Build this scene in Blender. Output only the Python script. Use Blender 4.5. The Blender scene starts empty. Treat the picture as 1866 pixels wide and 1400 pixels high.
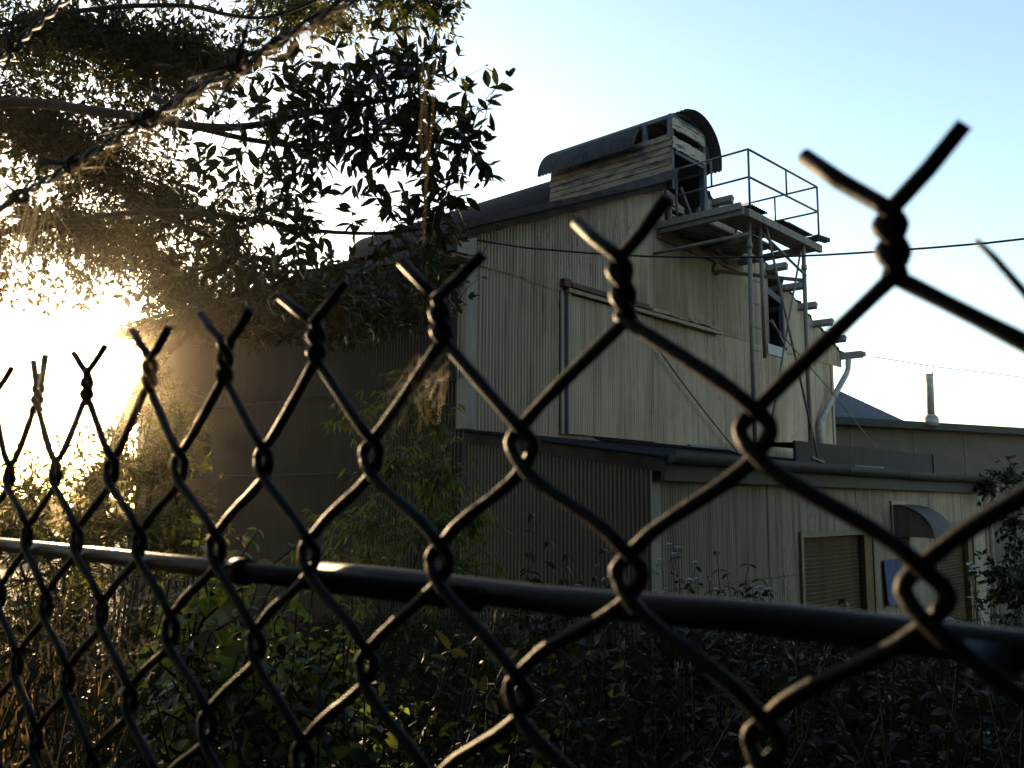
import bpy, math, random
import numpy as np
from mathutils import Vector, Matrix
rng = np.random.default_rng(7)
random.seed(7)
S = bpy.context.scene
COL = S.collection
PI = math.pi
V = lambda *a: np.array(a, float)
def nrm(v):
    v = np.asarray(v, float); return v / (np.linalg.norm(v) + 1e-12)

# ------------------------------------------------------------------ camera
# eye at the origin, +X along the gable wall, +Y along the fence, metres
FPX, PITCH, ROLL, YAW = 1628.3, .1314, .00595, .73924
F_ = V(math.cos(YAW)*math.cos(PITCH), math.sin(YAW)*math.cos(PITCH), math.sin(PITCH))
_r = V(math.sin(YAW), -math.cos(YAW), 0); _u = np.cross(_r, F_)
R_ = _r*math.cos(ROLL)+_u*math.sin(ROLL); U_ = -_r*math.sin(ROLL)+_u*math.cos(ROLL)
def ray(x, y): return F_ + R_*(x-933)/FPX - U_*(y-700)/FPX
def atX(x, y, c): d = ray(x, y); return d*c/d[0]
def atY(x, y, c): d = ray(x, y); return d*c/d[1]
def atD(x, y, c): return ray(x, y)*c
cam = bpy.data.cameras.new('camera'); co = bpy.data.objects.new('camera', cam); COL.objects.link(co)
M3 = np.array([R_, U_, -F_]).T
co.matrix_world = Matrix([list(M3[i])+[0] for i in range(3)]+[[0, 0, 0, 1]])
cam.sensor_width = 36; cam.lens = 36*FPX/1866; cam.clip_start = .01; cam.clip_end = 3000
cam.dof.use_dof = True; cam.dof.focus_distance = 12.0; cam.dof.aperture_fstop = 19; cam.dof.aperture_blades = 7
S.camera = co

# ------------------------------------------------------------------ mesh helpers
class MB:
    def __init__(s): s.v = []; s.f = []; s.n = 0
    def add(s, vs, fs):
        b = s.n; s.v.extend([tuple(map(float, v)) for v in vs]); s.n += len(vs)
        s.f.extend([tuple(i+b for i in f) for f in fs])
    def box(s, lo, hi):
        x0, y0, z0 = lo; x1, y1, z1 = hi
        s.add([(x0,y0,z0),(x1,y0,z0),(x1,y1,z0),(x0,y1,z0),(x0,y0,z1),(x1,y0,z1),(x1,y1,z1),(x0,y1,z1)],
              [(0,3,2,1),(4,5,6,7),(0,1,5,4),(1,2,6,5),(2,3,7,6),(3,0,4,7)])
    def beam(s, p, q, w, h, up=(0,0,1), jag=0):
        p = V(*p); q = V(*q); d = nrm(q-p); a = nrm(np.cross(d, up)); b = np.cross(a, d)
        vs = []
        for c in (p, q):
            for i, j in ((-1,-1),(1,-1),(1,1),(-1,1)):
                vs.append(c+a*i*w/2+b*j*h/2+(d*random.uniform(-jag, jag) if jag else 0))
        s.add(vs, [(0,1,2,3),(7,6,5,4),(0,4,5,1),(1,5,6,2),(2,6,7,3),(3,7,4,0)])
    def tube(s, pts, r, n=8, cap=True, r1=None):
        pts = [V(*p) for p in pts]; m = len(pts); rs = [r]*m if np.isscalar(r) else list(r)
        if r1 is not None: rs = [r+(r1-r)*i/(m-1) for i in range(m)]
        t = nrm(pts[1]-pts[0]); a = nrm(np.cross(t, (0,0,1) if abs(t[2]) < .9 else (1,0,0)))
        vs = []
        for i in range(m):
            t = nrm(pts[min(i+1, m-1)]-pts[max(i-1, 0)]); a = nrm(a-t*np.dot(a, t)); b = np.cross(t, a)
            for k in range(n):
                w = 2*PI*k/n; vs.append(pts[i]+(a*math.cos(w)+b*math.sin(w))*rs[i])
        fs = [(i*n+k, i*n+(k+1) % n, (i+1)*n+(k+1) % n, (i+1)*n+k) for i in range(m-1) for k in range(n)]
        if cap: fs += [tuple(range(n))[::-1], tuple((m-1)*n+k for k in range(n))]
        s.add(vs, fs)
    def prism(s, poly, ext):
        """planar polygon (list of points) pushed along ext"""
        n = len(poly); e = V(*ext)
        s.add([V(*p) for p in poly]+[V(*p)+e for p in poly],
              [tuple(range(n))[::-1], tuple(range(n, 2*n))]+[(i, (i+1) % n, n+(i+1) % n, n+i) for i in range(n)])
    def corr(s, fn, a0, a1, lo, hi, pitch=.056, amp=.011, rows=1, phase=0, wob=0):
        """corrugated sheet: fn(a, b, n) -> point; b runs lo(a)..hi(a); n bulges"""
        N = max(2, int((a1-a0)/pitch*6)); A = np.linspace(a0, a1, N+1)
        vs = []
        for a in A:
            n = amp*math.sin(2*PI*(a+phase)/pitch); l, h = lo(a), hi(a)
            for k in range(rows+1):
                vs.append(fn(a, l+(h-l)*k/rows, n+wob*math.sin(a*1.7+k*2.1)*math.sin(a*.6+k)))
        R = rows+1
        s.add(vs, [(i*R+k, (i+1)*R+k, (i+1)*R+k+1, i*R+k+1) for i in range(N) for k in range(rows)])
    def build(s, name, mat, parent=None, smooth=False):
        me = bpy.data.meshes.new(name); me.from_pydata(s.v, [], s.f); me.update()
        if smooth: me.polygons.foreach_set('use_smooth', [True]*len(me.polygons))
        return link(name, me, mat, parent)
def link(name, me, mat, parent=None):
    o = bpy.data.objects.new(name, me); COL.objects.link(o)
    if mat: me.materials.append(mat)
    if parent is not None: o.parent = parent; o.matrix_parent_inverse = parent.matrix_world.inverted()
    return o
def tag(o, label, cat, group=None, kind=None):
    o['label'] = label; o['category'] = cat
    if group: o['group'] = group
    if kind: o['kind'] = kind
    return o
def thing(name, label, cat, loc=(0,0,0), group=None):
    o = bpy.data.objects.new(name, None); COL.objects.link(o); o.location = tuple(map(float, loc)); o.empty_display_size = .1
    bpy.context.view_layer.update()
    return tag(o, label, cat, group)
def tri_mesh(name, verts, tris, mat, parent=None, smooth=False):
    me = bpy.data.meshes.new(name); nv, nt = len(verts), len(tris)
    me.vertices.add(nv); me.vertices.foreach_set('co', np.asarray(verts, np.float32).ravel())
    me.loops.add(nt*3); me.loops.foreach_set('vertex_index', np.asarray(tris, np.int32).ravel())
    me.polygons.add(nt); me.polygons.foreach_set('loop_start', np.arange(0, nt*3, 3, dtype=np.int32))
    me.update(calc_edges=True)
    if smooth: me.polygons.foreach_set('use_smooth', np.ones(nt, bool))
    return link(name, me, mat, parent)
class Leaves:
    """many leaves: base, direction, face normal, length, width"""
    def __init__(s): s.p = []; s.d = []; s.n = []; s.l = []; s.w = []
    def add(s, p, d, n, l, w): s.p.append(p); s.d.append(d); s.n.append(n); s.l.append(l); s.w.append(w)
    def build(s, name, mat, parent=None, fine=True, curl=.15, fold=.25):
        p = np.array(s.p); d = np.array(s.d); n = np.array(s.n); l = np.array(s.l)[:, None]; w = np.array(s.w)[:, None]
        d /= np.linalg.norm(d, axis=1, keepdims=True)+1e-9
        n -= d*(n*d).sum(1, keepdims=True); n /= np.linalg.norm(n, axis=1, keepdims=True)+1e-9
        a = np.cross(d, n)
        cu = curl*rng.uniform(.2, 1.8, (len(p), 1)); fo = fold*rng.uniform(.3, 1.7, (len(p), 1))
        if fine:
            prof = [(0,0),(.28,.8),(.58,1),(.82,.55),(1,0)]
            vs = [p]
            def pt(t, sd, wd): return p+d*l*t-n*l*cu*t*t+a*sd*wd*w/2+n*fo*abs(wd)*w/2*abs(sd)
            vs = [pt(0,0,0), pt(.42,0,0), pt(.75,0,0), pt(1,0,0)]+[pt(t,1,x) for t, x in ((.22,.72),(.48,1),(.78,.6))]+[pt(t,-1,x) for t, x in ((.22,.72),(.48,1),(.78,.6))]
            tr = [(0,4,1),(4,5,1),(5,2,1),(5,6,2),(6,3,2),(0,1,7),(7,1,8),(8,1,2),(8,2,9),(9,2,3)]
        else:
            vs = [p, p+d*l*.45+a*w/2+n*fo*w/2-n*l*cu*.2, p+d*l-n*l*cu, p+d*l*.45-a*w/2+n*fo*w/2-n*l*cu*.2]
            tr = [(0,1,2),(0,2,3)]
        k = len(vs); VV = np.stack(vs, 1).reshape(-1, 3)
        T = (np.arange(len(p))[:, None, None]*k+np.array(tr)[None]).reshape(-1, 3)
        return tri_mesh(name, VV, T, mat, parent)

# ------------------------------------------------------------------ materials
def nodes(name):
    m = bpy.data.materials.new(name); m.use_nodes = True; nt = m.node_tree
    return m, nt, nt.nodes, nt.links, nt.nodes['Principled BSDF']
def noise(nt, scale, detail=4, rough=.55, vec=None, sc=(1,1,1)):
    n = nt.nodes.new('ShaderNodeTexNoise'); n.inputs['Scale'].default_value = scale; n.inputs['Detail'].default_value = detail; n.inputs['Roughness'].default_value = rough
    t = nt.nodes.new('ShaderNodeTexCoord'); mp = nt.nodes.new('ShaderNodeMapping'); mp.inputs['Scale'].default_value = sc
    nt.links.new(t.outputs['Object'], mp.inputs[0]); nt.links.new(mp.outputs[0], n.inputs['Vector']); return n.outputs['Fac']
def ramp(nt, fac, stops):
    r = nt.nodes.new('ShaderNodeValToRGB'); e = r.color_ramp.elements
    while len(e) < len(stops): e.new(.5)
    for i, (p, c) in enumerate(stops): e[i].position = p; e[i].color = (*c, 1) if len(c) == 3 else c
    nt.links.new(fac, r.inputs[0]); return r.outputs[0]
def mix(nt, fac, a, b, mode='MIX'):
    m = nt.nodes.new('ShaderNodeMix'); m.data_type = 'RGBA'; m.blend_type = mode
    for i, x in ((0, fac), (6, a), (7, b)):
        if hasattr(x, 'links'): nt.links.new(x, m.inputs[i])
        else: m.inputs[i].default_value = (*x, 1) if isinstance(x, tuple) else x
    return m.outputs[2]
def bump(nt, b, fac, st=.3, dist=.01):
    n = nt.nodes.new('ShaderNodeBump'); n.inputs['Strength'].default_value = st; n.inputs['Distance'].default_value = dist
    nt.links.new(fac, n.inputs['Height']); nt.links.new(n.outputs[0], b.inputs['Normal'])
BW = lambda x: (x, x, x)
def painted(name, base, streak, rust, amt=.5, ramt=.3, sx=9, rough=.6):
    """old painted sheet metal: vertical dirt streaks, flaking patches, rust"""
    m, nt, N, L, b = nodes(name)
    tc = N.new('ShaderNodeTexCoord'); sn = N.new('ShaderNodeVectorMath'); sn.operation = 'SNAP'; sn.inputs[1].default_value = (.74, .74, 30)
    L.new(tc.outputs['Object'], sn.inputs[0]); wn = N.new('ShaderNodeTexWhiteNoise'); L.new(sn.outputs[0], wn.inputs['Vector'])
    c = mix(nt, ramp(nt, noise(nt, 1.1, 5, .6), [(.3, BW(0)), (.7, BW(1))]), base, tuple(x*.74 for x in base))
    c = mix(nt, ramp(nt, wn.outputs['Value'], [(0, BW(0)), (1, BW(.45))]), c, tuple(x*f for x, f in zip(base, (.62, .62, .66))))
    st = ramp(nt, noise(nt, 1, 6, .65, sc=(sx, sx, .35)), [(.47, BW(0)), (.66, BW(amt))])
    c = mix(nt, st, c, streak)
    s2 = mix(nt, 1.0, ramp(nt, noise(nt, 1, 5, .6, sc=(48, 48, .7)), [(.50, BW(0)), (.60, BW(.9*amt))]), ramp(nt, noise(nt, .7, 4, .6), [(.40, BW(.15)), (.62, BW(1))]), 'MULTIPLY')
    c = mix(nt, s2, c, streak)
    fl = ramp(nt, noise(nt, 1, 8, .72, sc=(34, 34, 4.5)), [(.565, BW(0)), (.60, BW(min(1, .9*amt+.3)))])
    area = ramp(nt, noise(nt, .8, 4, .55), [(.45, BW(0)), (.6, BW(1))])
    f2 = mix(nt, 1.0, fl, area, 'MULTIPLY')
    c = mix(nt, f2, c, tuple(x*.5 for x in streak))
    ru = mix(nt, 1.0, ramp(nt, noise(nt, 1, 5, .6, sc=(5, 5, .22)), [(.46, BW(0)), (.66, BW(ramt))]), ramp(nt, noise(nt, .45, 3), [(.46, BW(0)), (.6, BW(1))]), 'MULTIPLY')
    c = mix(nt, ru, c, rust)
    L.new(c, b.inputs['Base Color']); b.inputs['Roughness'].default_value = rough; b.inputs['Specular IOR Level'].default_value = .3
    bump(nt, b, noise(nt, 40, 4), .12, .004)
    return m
def simple(name, ca, cb, scale=6, rough=.6, metal=0, sc=(1,1,1), bst=.2, spec=.4, lo=.35, hi=.65, bd=.005):
    m, nt, N, L, b = nodes(name)
    n = noise(nt, scale, 6, .65, sc=sc)
    L.new(ramp(nt, n, [(lo, ca), (hi, cb)]), b.inputs['Base Color'])
    b.inputs['Roughness'].default_value = rough; b.inputs['Metallic'].default_value = metal; b.inputs['Specular IOR Level'].default_value = spec
    if bst: bump(nt, b, n, bst, bd)
    return m
def leafmat(name, ca, cb, tr, rough=.42, tfac=.4, scale=3, spec=.4):
    m, nt, N, L, b = nodes(name)
    n = noise(nt, scale, 3)
    c = ramp(nt, n, [(.35, ca), (.65, cb)])
    L.new(c, b.inputs['Base Color']); b.inputs['Roughness'].default_value = rough; b.inputs['Specular IOR Level'].default_value = spec
    t = N.new('ShaderNodeBsdfTranslucent'); t.inputs[0].default_value = (*tr, 1)
    x = N.new('ShaderNodeMixShader'); x.inputs[0].default_value = tfac
    L.new(b.outputs[0], x.inputs[1]); L.new(t.outputs[0], x.inputs[2]); L.new(x.outputs[0], N['Material Output'].inputs[0])
    return m
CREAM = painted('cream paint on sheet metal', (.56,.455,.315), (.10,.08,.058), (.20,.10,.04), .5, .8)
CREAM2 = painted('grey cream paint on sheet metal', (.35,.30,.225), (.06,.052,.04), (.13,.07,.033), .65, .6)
DOORP = painted('cream paint on the sliding door', (.53,.42,.275), (.10,.076,.05), (.17,.095,.04), .6, .5, 14)
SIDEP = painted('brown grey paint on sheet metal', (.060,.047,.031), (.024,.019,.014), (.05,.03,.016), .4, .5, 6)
TRIM = simple('cream painted trim', (.29,.265,.21), (.20,.185,.15), 5, .6, sc=(1,1,.4))
OCHRE = simple('ochre painted jamb', (.11,.07,.026), (.075,.05,.02), 6, .6)
FRAMEP = simple('buff painted frame', (.17,.145,.095), (.12,.10,.07), 6, .6)
SHUT = painted('buff roller shutter paint', (.115,.082,.042), (.045,.032,.018), (.085,.036,.013), .4, .9, 5)
ROOF = simple('dark rusted roof iron', (.03,.03,.037), (.06,.053,.053), 7, .75, .1, bst=.3, spec=.2)
ROOF2 = simple('speckled dark roof sheet', (.004,.004,.006), (.022,.022,.03), 22, .85, 0, bst=.5, spec=.15)
FASCIA = simple('weathered brown fascia timber', (.014,.010,.008), (.07,.052,.036), 3.5, .9, sc=(1,1,2.5), bst=.5, lo=.4, hi=.7)
BOARD = painted('flaking cream weatherboard', (.33,.29,.22), (.10,.09,.08), (.12,.085,.06), .9, .4, 3, .8)
def flaky(name, base, dark, lo, hi, sc):
    m, nt, N, L, b = nodes(name)
    n = noise(nt, 1, 9, .7, sc=sc)
    L.new(ramp(nt, n, [(lo, base), (lo+.04, tuple(.8*x for x in base)), (hi, dark)]), b.inputs['Base Color']); b.inputs['Roughness'].default_value = .85
    bump(nt, b, n, .4, .006); return m
PLANK = flaky('cream paint flaking off old planks', (.42,.37,.29), (.07,.062,.055), .50, .58, (4,4,22))
SIDING = flaky('greying weatherboards', (.20,.155,.105), (.045,.043,.045), .46, .60, (2.5,2.5,9))
TIMBER = simple('grey weathered timber', (.17,.15,.125), (.27,.24,.20), 5, .85, sc=(3,3,1), bst=.4)
DECKT = simple('brown weathered deck timber', (.13,.10,.075), (.23,.19,.145), 6, .85, bst=.4)
BLUETIM = simple('blue grey old frame timber', (.07,.08,.095), (.12,.13,.15), 6, .8, bst=.3)
PIPE = simple('dull steel pipe', (.17,.145,.115), (.25,.22,.17), 7, .55, .1, bst=.15)
RAILM = simple('painted grey handrail', (.075,.075,.095), (.12,.12,.14), 7, .5, .2, bst=0)
DARKIN = simple('dark interior lining and soffit shade', (.012,.011,.01), (.03,.027,.025), 4, .9, bst=0)
RUSTY = simple('rusted track steel', (.20,.13,.085), (.33,.29,.23), 9, .7, sc=(1,1,1), bst=.3)
RUSTD = simple('dark rusted hood', (.06,.03,.018), (.13,.075,.045), 9, .8, bst=.3)
GUTTER = simple('dark green gutter', (.010,.017,.017), (.02,.028,.027), 6, .65, 0, bst=.1, spec=.2)
GALV = simple('weathered galvanised downpipe', (.24,.235,.22), (.40,.39,.36), 9, .6, .2, bst=.2)
STONEW = simple('grey brown rendered wall', (.072,.061,.048), (.095,.082,.066), 2.5, .85, bst=.2)
SLATE = simple('blue grey roof sheets', (.035,.042,.058), (.065,.073,.095), 9, .75, bst=.4, spec=.15)
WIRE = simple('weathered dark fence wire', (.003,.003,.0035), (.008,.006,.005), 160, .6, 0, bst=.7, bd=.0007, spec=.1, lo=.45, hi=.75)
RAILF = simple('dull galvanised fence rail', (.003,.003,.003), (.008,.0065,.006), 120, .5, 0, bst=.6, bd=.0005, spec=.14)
BARBM = simple('rusting barbed wire', (.008,.006,.005), (.03,.02,.012), 300, .65, 0, bst=.2, bd=.0003)
CABLE = simple('black cable sheath', (.018,.018,.02), (.03,.03,.033), 30, .6, bst=0)
BLUE = simple('faded blue cloth', (.035,.055,.12), (.06,.085,.16), 5, .8, sc=(1,1,.5), bst=.2)
BARK = simple('dark bark', (.012,.009,.007), (.035,.026,.018), 9, .95, sc=(1,1,.5), bst=.6, bd=.02)
STEM = simple('green brown stem', (.015,.016,.007), (.035,.028,.013), 14, .7, bst=0)
LEAFN = leafmat('glossy dark leaf', (.008,.013,.007), (.015,.022,.009), (.05,.065,.012), .45, .2, 4, .22)
LEAFF = leafmat('dark green leaf', (.012,.018,.007), (.024,.033,.01), (.06,.07,.012), .5, .25, 2, .3)
LEAFY = leafmat('olive green leaf', (.022,.03,.009), (.04,.05,.013), (.13,.13,.018), .5, .4, 2, .3)
LEAFS = leafmat('shrub leaf', (.016,.028,.01), (.028,.042,.013), (.20,.26,.03), .45, .45, 3)
LEAFD = leafmat('dark weed leaf', (.010,.018,.008), (.018,.028,.010), (.05,.065,.012), .45, .2, 3, .3)
LEAFB = leafmat('fresh green narrow leaf', (.045,.075,.02), (.08,.105,.03), (.22,.26,.04), .5, .4, 2)
DRYG = leafmat('dry grass blade', (.09,.065,.028), (.15,.11,.045), (.26,.17,.05), .7, .45, 2, .2)
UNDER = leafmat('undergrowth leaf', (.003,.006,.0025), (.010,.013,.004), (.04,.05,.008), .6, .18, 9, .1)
FLOWER = simple('white flower heads', (.42,.45,.5), (.6,.63,.66), 60, .8, bst=0)
WEB = leafmat('dusty spider silk', (.55,.5,.42), (.7,.66,.58), (.8,.72,.55), .6, .5, 30, .3)
SOIL = simple('dark soil and leaf litter', (.028,.022,.014), (.065,.05,.03), 3, .95, bst=.6, bd=.03)
BLUEB = simple('pale weathered board', (.12,.13,.15), (.2,.21,.23), 7, .85, bst=.3)

# ------------------------------------------------------------------ ground
def gz(x, y):
    t = min(1, max(0, (x-.6)/4.0)); t = t*t*(3-2*t)
    return -1.6-1.1*t+.05*math.sin(x*1.3+y*.7)*math.sin(y*.9)
def axis(lo, hi, c0, c1, st):
    a = list(np.arange(c0, c1, st)); x = c0; s = st
    while x > lo: s *= 1.7; x -= s; a.insert(0, max(x, lo))
    x = a[-1]; s = st
    while x < hi: s *= 1.7; x += s; a.append(min(x, hi))
    return a
m = MB(); xs = axis(-250, 250, -6, 28, .5); ys = axis(-250, 250, -6, 24, .5)
m.add([(x, y, gz(x, y)) for x in xs for y in ys], [(i*len(ys)+j, (i+1)*len(ys)+j, (i+1)*len(ys)+j+1, i*len(ys)+j+1) for i in range(len(xs)-1) for j in range(len(ys)-1)])
o = m.build('ground', SOIL, smooth=True); o['kind'] = 'structure'

# ------------------------------------------------------------------ the main shed
XL, XR, YG, YB, ZB = 6.9, 16.9, 7.0, 14.8, -2.8
AX, AZ = 11.95, 5.03
def rake(x): return 2.96+.4075*(x-6.87) if x <= AX else 3.0+.376*(17.35-x)
shed = thing('corrugated_shed', 'tall cream corrugated iron shed with a sliding door and a rotting roof', 'shed', (11.9, 7, -2.7))
gab = lambda off: (lambda a, b, n: (a, YG-off-n, b))
m = MB()   # front wall: two tiers of sheets, upper laps the lower; a gap is left for the dark window and the cupola doorway
LAP = 2.70
def jl(a): return LAP-.02-.03*(a > 7.9)*(a < 8.6)
m.corr(gab(.014), XL, 11.02, jl, lambda a: rake(a)+.05, rows=3, wob=.004)
m.corr(gab(.014), 11.92, 14.26, jl, lambda a: rake(a)-.01-.05*abs(math.sin(a*31)), rows=3, wob=.004, pitch=.055)
m.corr(gab(.014), 11.02, 11.92, jl, lambda a: 4.02, rows=2)
m.corr(gab(.014), 14.83, 17.38, jl, lambda a: rake(a)-.02-.03*abs(math.sin(a*37)), rows=3, wob=.004, pitch=.05, amp=.006)
m.build('gable_wall', CREAM, shed, True)
m = MB()
m.corr(gab(0), 7.03, 8.55, lambda a: .76, lambda a: LAP+.01, rows=3, wob=.004)
m.corr(gab(0), 10.62, XR, lambda a: .74, lambda a: LAP+.01, rows=3, wob=.004, pitch=.05, amp=.006)
m.box((XL+.01, YG+.03, ZB), (10.7, YG+.06, .9))
lw = m.build('lower_wall_sheets', CREAM, shed, True)
m = MB(); m.box((XL-.016, YG-.030, .80), (7.04, YG-.004, 2.66)); m.box((XL-.016, YG-.004, .80), (XL-.004, YG+.11, 2.66)); m.build('corner_flashing', TRIM, shed)
m = MB(); m.box((16.84, YG-.028, .75), (16.93, YG+.10, 2.68)); m.build('corner_flashing', TRIM, shed)
m = MB(); m.box((14.2, YG-.028, 2.56), (14.88, YG-.018, 2.74)); m.build('patch_sheet', simple('pale blue grey patch', (.30,.33,.34), (.36,.38,.37), 6, .6), shed)
# dark window opening: timber jambs and a loose diagonal batten
win = None
m = MB(); m.box((14.20, YG-.02, 2.74), (14.255, YG+.06, rake(14.2)-.05)); m.box((14.835, YG-.02, 2.74), (14.89, YG+.06, rake(14.89)-.05))
win = m.build('window_opening', BLUETIM, shed)
m = MB(); m.beam((14.27, YG+.03, 3.72), (14.82, YG+.03, 3.60), .05, .12); m.build('head_board', BLUETIM, win)
m = MB(); m.beam((14.36, YG-.03, 3.18), (14.9, YG-.04, 2.72), .03, .03); m.build('loose_batten', TIMBER, win)
# side wall facing the fence: three tiers of sheets
side = lambda off: (lambda a, b, n: (XL-off-n, a, b))
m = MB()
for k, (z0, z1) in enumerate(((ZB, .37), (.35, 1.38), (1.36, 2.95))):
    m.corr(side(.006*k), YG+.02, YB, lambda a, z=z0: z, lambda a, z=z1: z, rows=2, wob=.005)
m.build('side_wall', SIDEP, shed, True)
m = MB()
for z in (.35, 1.36): m.box((XL-.036, YG+.12, z-.016), (XL-.024, YB, z+.010))
m.build('lap_joint', DARKIN, shed)
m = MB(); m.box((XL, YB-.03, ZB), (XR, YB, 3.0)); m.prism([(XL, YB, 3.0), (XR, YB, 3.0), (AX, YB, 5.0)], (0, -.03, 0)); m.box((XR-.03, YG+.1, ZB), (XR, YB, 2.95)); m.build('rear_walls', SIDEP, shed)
m = MB(); m.box((XL+.2, YG+1.0, ZB), (XR-.2, YG+1.05, 2.9)); m.prism([(XL+.4, YG+1.0, 2.9), (XR-.4, YG+1.0, 2.9), (AX, YG+1.0, 4.6)], (0, .05, 0)); m.build('inner_partition', DARKIN, shed)
# roof: corrugated slopes, ragged on the right verge
m = MB()
def roofL(a, b, n): return (b, a, rake(b)+.10+n)
def roofR(a, b, n): return (b, a, rake(b)+.02+n)
m.corr(lambda a, b, n: roofL(a, b, n), 6.80, YB+.2, lambda a: 6.42, lambda a: AX-.01, pitch=.076, amp=.009)
m.corr(lambda a, b, n: roofL(a, b, n-.02), 6.80, YB+.2, lambda a: 6.42, lambda a: AX-.01, pitch=.076, amp=.009)
rg = np.random.default_rng(3)
edge = [YG-.05+.12*rg.random() for _ in range(60)]
vs = []; fs = []
NX = 60
for i in range(NX):
    x = AX+(17.5-AX)*i/(NX-1)
    for y in (edge[i], YG+.4, YB+.2):
        vs += [(x, y, rake(x)+.07+.006*(i % 2)), (x, y, rake(x)+.035+.006*(i % 2))]
for i in range(NX-1):
    b = i*6
    for k in (0, 2): fs += [(b+k, b+6+k, b+8+k, b+2+k), (b+k+1, b+k+3, b+9+k, b+7+k)]
    fs += [(b, b+1, b+7, b+6)]
m.add(vs, fs)
m.build('roof', ROOF, shed, True)
m = MB(); m.box((6.40, 6.7, 2.66), (6.47, YB+.2, 2.80)); m.build('eave_gutter', GUTTER, shed)
m = MB()   # barge board: pieces of different length with a broken lower edge
xb = 6.50
while xb < 11.0:
    L = random.uniform(.45, 1.1); x1 = min(xb+L, 11.06); d = random.uniform(-.015, .02)
    nseg = 7; top = [(x, 6.87, rake(x)+.185-.10*max(0, min(1, (x-9.2)/1.2))) for x in np.linspace(x1-.006, xb, nseg)]
    bot = [(x, 6.87, rake(x)+d+random.uniform(-.012, .03)) for x in np.linspace(xb, x1-.006, nseg)]
    m.prism(bot+top, (0, .028+random.uniform(0, .006), 0)); xb = x1
m.build('barge_board', FASCIA, shed)
m = MB()   # pale boxed eave end and soffit
m.prism([(6.46, 6.83, 2.70), (6.895, 6.83, 2.72), (6.895, 6.83, 2.93), (6.46, 6.83, 2.78)], (0, .035, 0)); m.box((6.47, 6.87, 2.68), (6.88, 7.25, 2.70))
m.build('eave_soffit', TRIM, shed)
m = MB(); m.box((6.47, 7.26, 2.68), (6.88, YB, 2.70)); m.build('eave_soffit', DARKIN, shed)  # rest of the soffit coloured dark, shade put into its colour against the sun
for (x, z, yy) in ((12.45,4.80,6.62),(14.244,4.07,6.59),(14.913,3.85,6.63),(15.508,3.60,6.63),(16.099,3.375,6.61),(16.721,3.15,6.63)):
    m = MB(); w = .115
    m.beam((x, yy+random.uniform(-.02, .02), z-.01), (x, 7.6, z), .09, w, (.38, 0, 1), .012); m.build('purlin', TIMBER, shed)
m = MB(); m.beam((17.36, 6.56, 2.91), (17.36, 8.5, 2.91), .11, .13, (0,0,1)); m.beam((17.36, 6.50, 2.91), (17.36, 6.565, 2.905), .06, .09)
m.build('gutter_stub', TRIM, shed)
m = MB()
P = [atY(1546, 655, 6.70), atY(1545, 672, 6.70), atY(1541, 684, 6.71), atY(1500, 758, 6.90), atY(1494, 772, 6.92), atY(1496, 835, 6.92)]
m.tube([P[0], P[1], P[2], P[2]*.5+P[3]*.5, P[3], P[4], P[5]], .054, 10); m.build('downpipe', GALV, shed, True)
# ridge ventilator: long dark barrel along the ridge
m = MB()
for (rr, nn) in ((.66, 1), (.62, 0)):
    A = np.linspace(PI*1.02, -.02*PI, 15); Y = np.arange(8.6, YB+.05, .038)
    ve = [(11.9+rr*1.15*math.cos(a), y, 5.0+(rr+.006*math.sin(k*2*PI/3))*math.sin(a)*.98) for k, y in enumerate(Y) for a in A]
    m.add(ve, [(k*15+i, k*15+i+1, (k+1)*15+i+1, (k+1)*15+i) for k in range(len(Y)-1) for i in range(14)])
vent = m.build('ridge_ventilator', ROOF2, shed, True)
m = MB()
for yy in (8.62, YB-.02): m.prism([(11.9+.66*math.cos(a), yy, 5.0+.58*math.sin(a)) for a in np.linspace(0, PI, 12)], (0, .02, 0))
m.box((11.25, 8.7, 4.6), (11.28, YB-.1, 5.1)); m.box((12.5, 8.7, 4.6), (12.53, YB-.1, 5.1)); m.build('end_panel', DARKIN, vent)
# sliding door
dm = MB(); dm.corr(gab(.045), 8.70, 10.60, lambda a: .85, lambda a: 2.62, pitch=.046, amp=.005, rows=3, wob=.004)
dm.box((8.70, YG-.035, .86), (10.60, YG-.02, 2.61))
door = dm.build('sliding_door', DOORP, shed, True)
m = MB(); m.box((8.645, YG-.075, .84), (8.70, YG-.005, 2.72)); m.box((8.555, YG-.035, .84), (8.615, YG-.004, 2.66)); m.build('door_frame', TRIM, door)
for b0, b1 in (((8.618, YG-.02, .84), (8.642, YG-.003, 2.64)), ((10.605, YG-.04, .84), (10.612, YG-.004, 2.55))):
    m = MB(); m.box(b0, b1); m.build('door_gap', DARKIN, door)
m = MB(); m.box((8.62, YG-.11, 2.635), (12.5, YG-.055, 2.685)); m.build('door_track', RUSTY, shed)
m = MB(); m.box((8.55, YG-.10, 2.70), (8.68, YG-.02, 2.80)); m.prism([(8.69, YG-.13, 2.70), (8.69, YG-.02, 2.70), (8.69, YG-.02, 2.79), (8.69, YG-.10, 2.775)], (1.75, 0, 0)); m.build('track_hood', RUSTD, shed)
m = MB()
x = 10.5
while x < 12.42:
    L = random.uniform(.12, .34); x1 = min(x+L, 12.5); z = 2.695+random.uniform(0, .02); m.box((x, YG-.10-random.uniform(0, .02), z), (x1-.01, YG-.03, z+random.uniform(.03, .06))); x = x1
m.build('broken_hood_pieces', RUSTY, shed)
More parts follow.
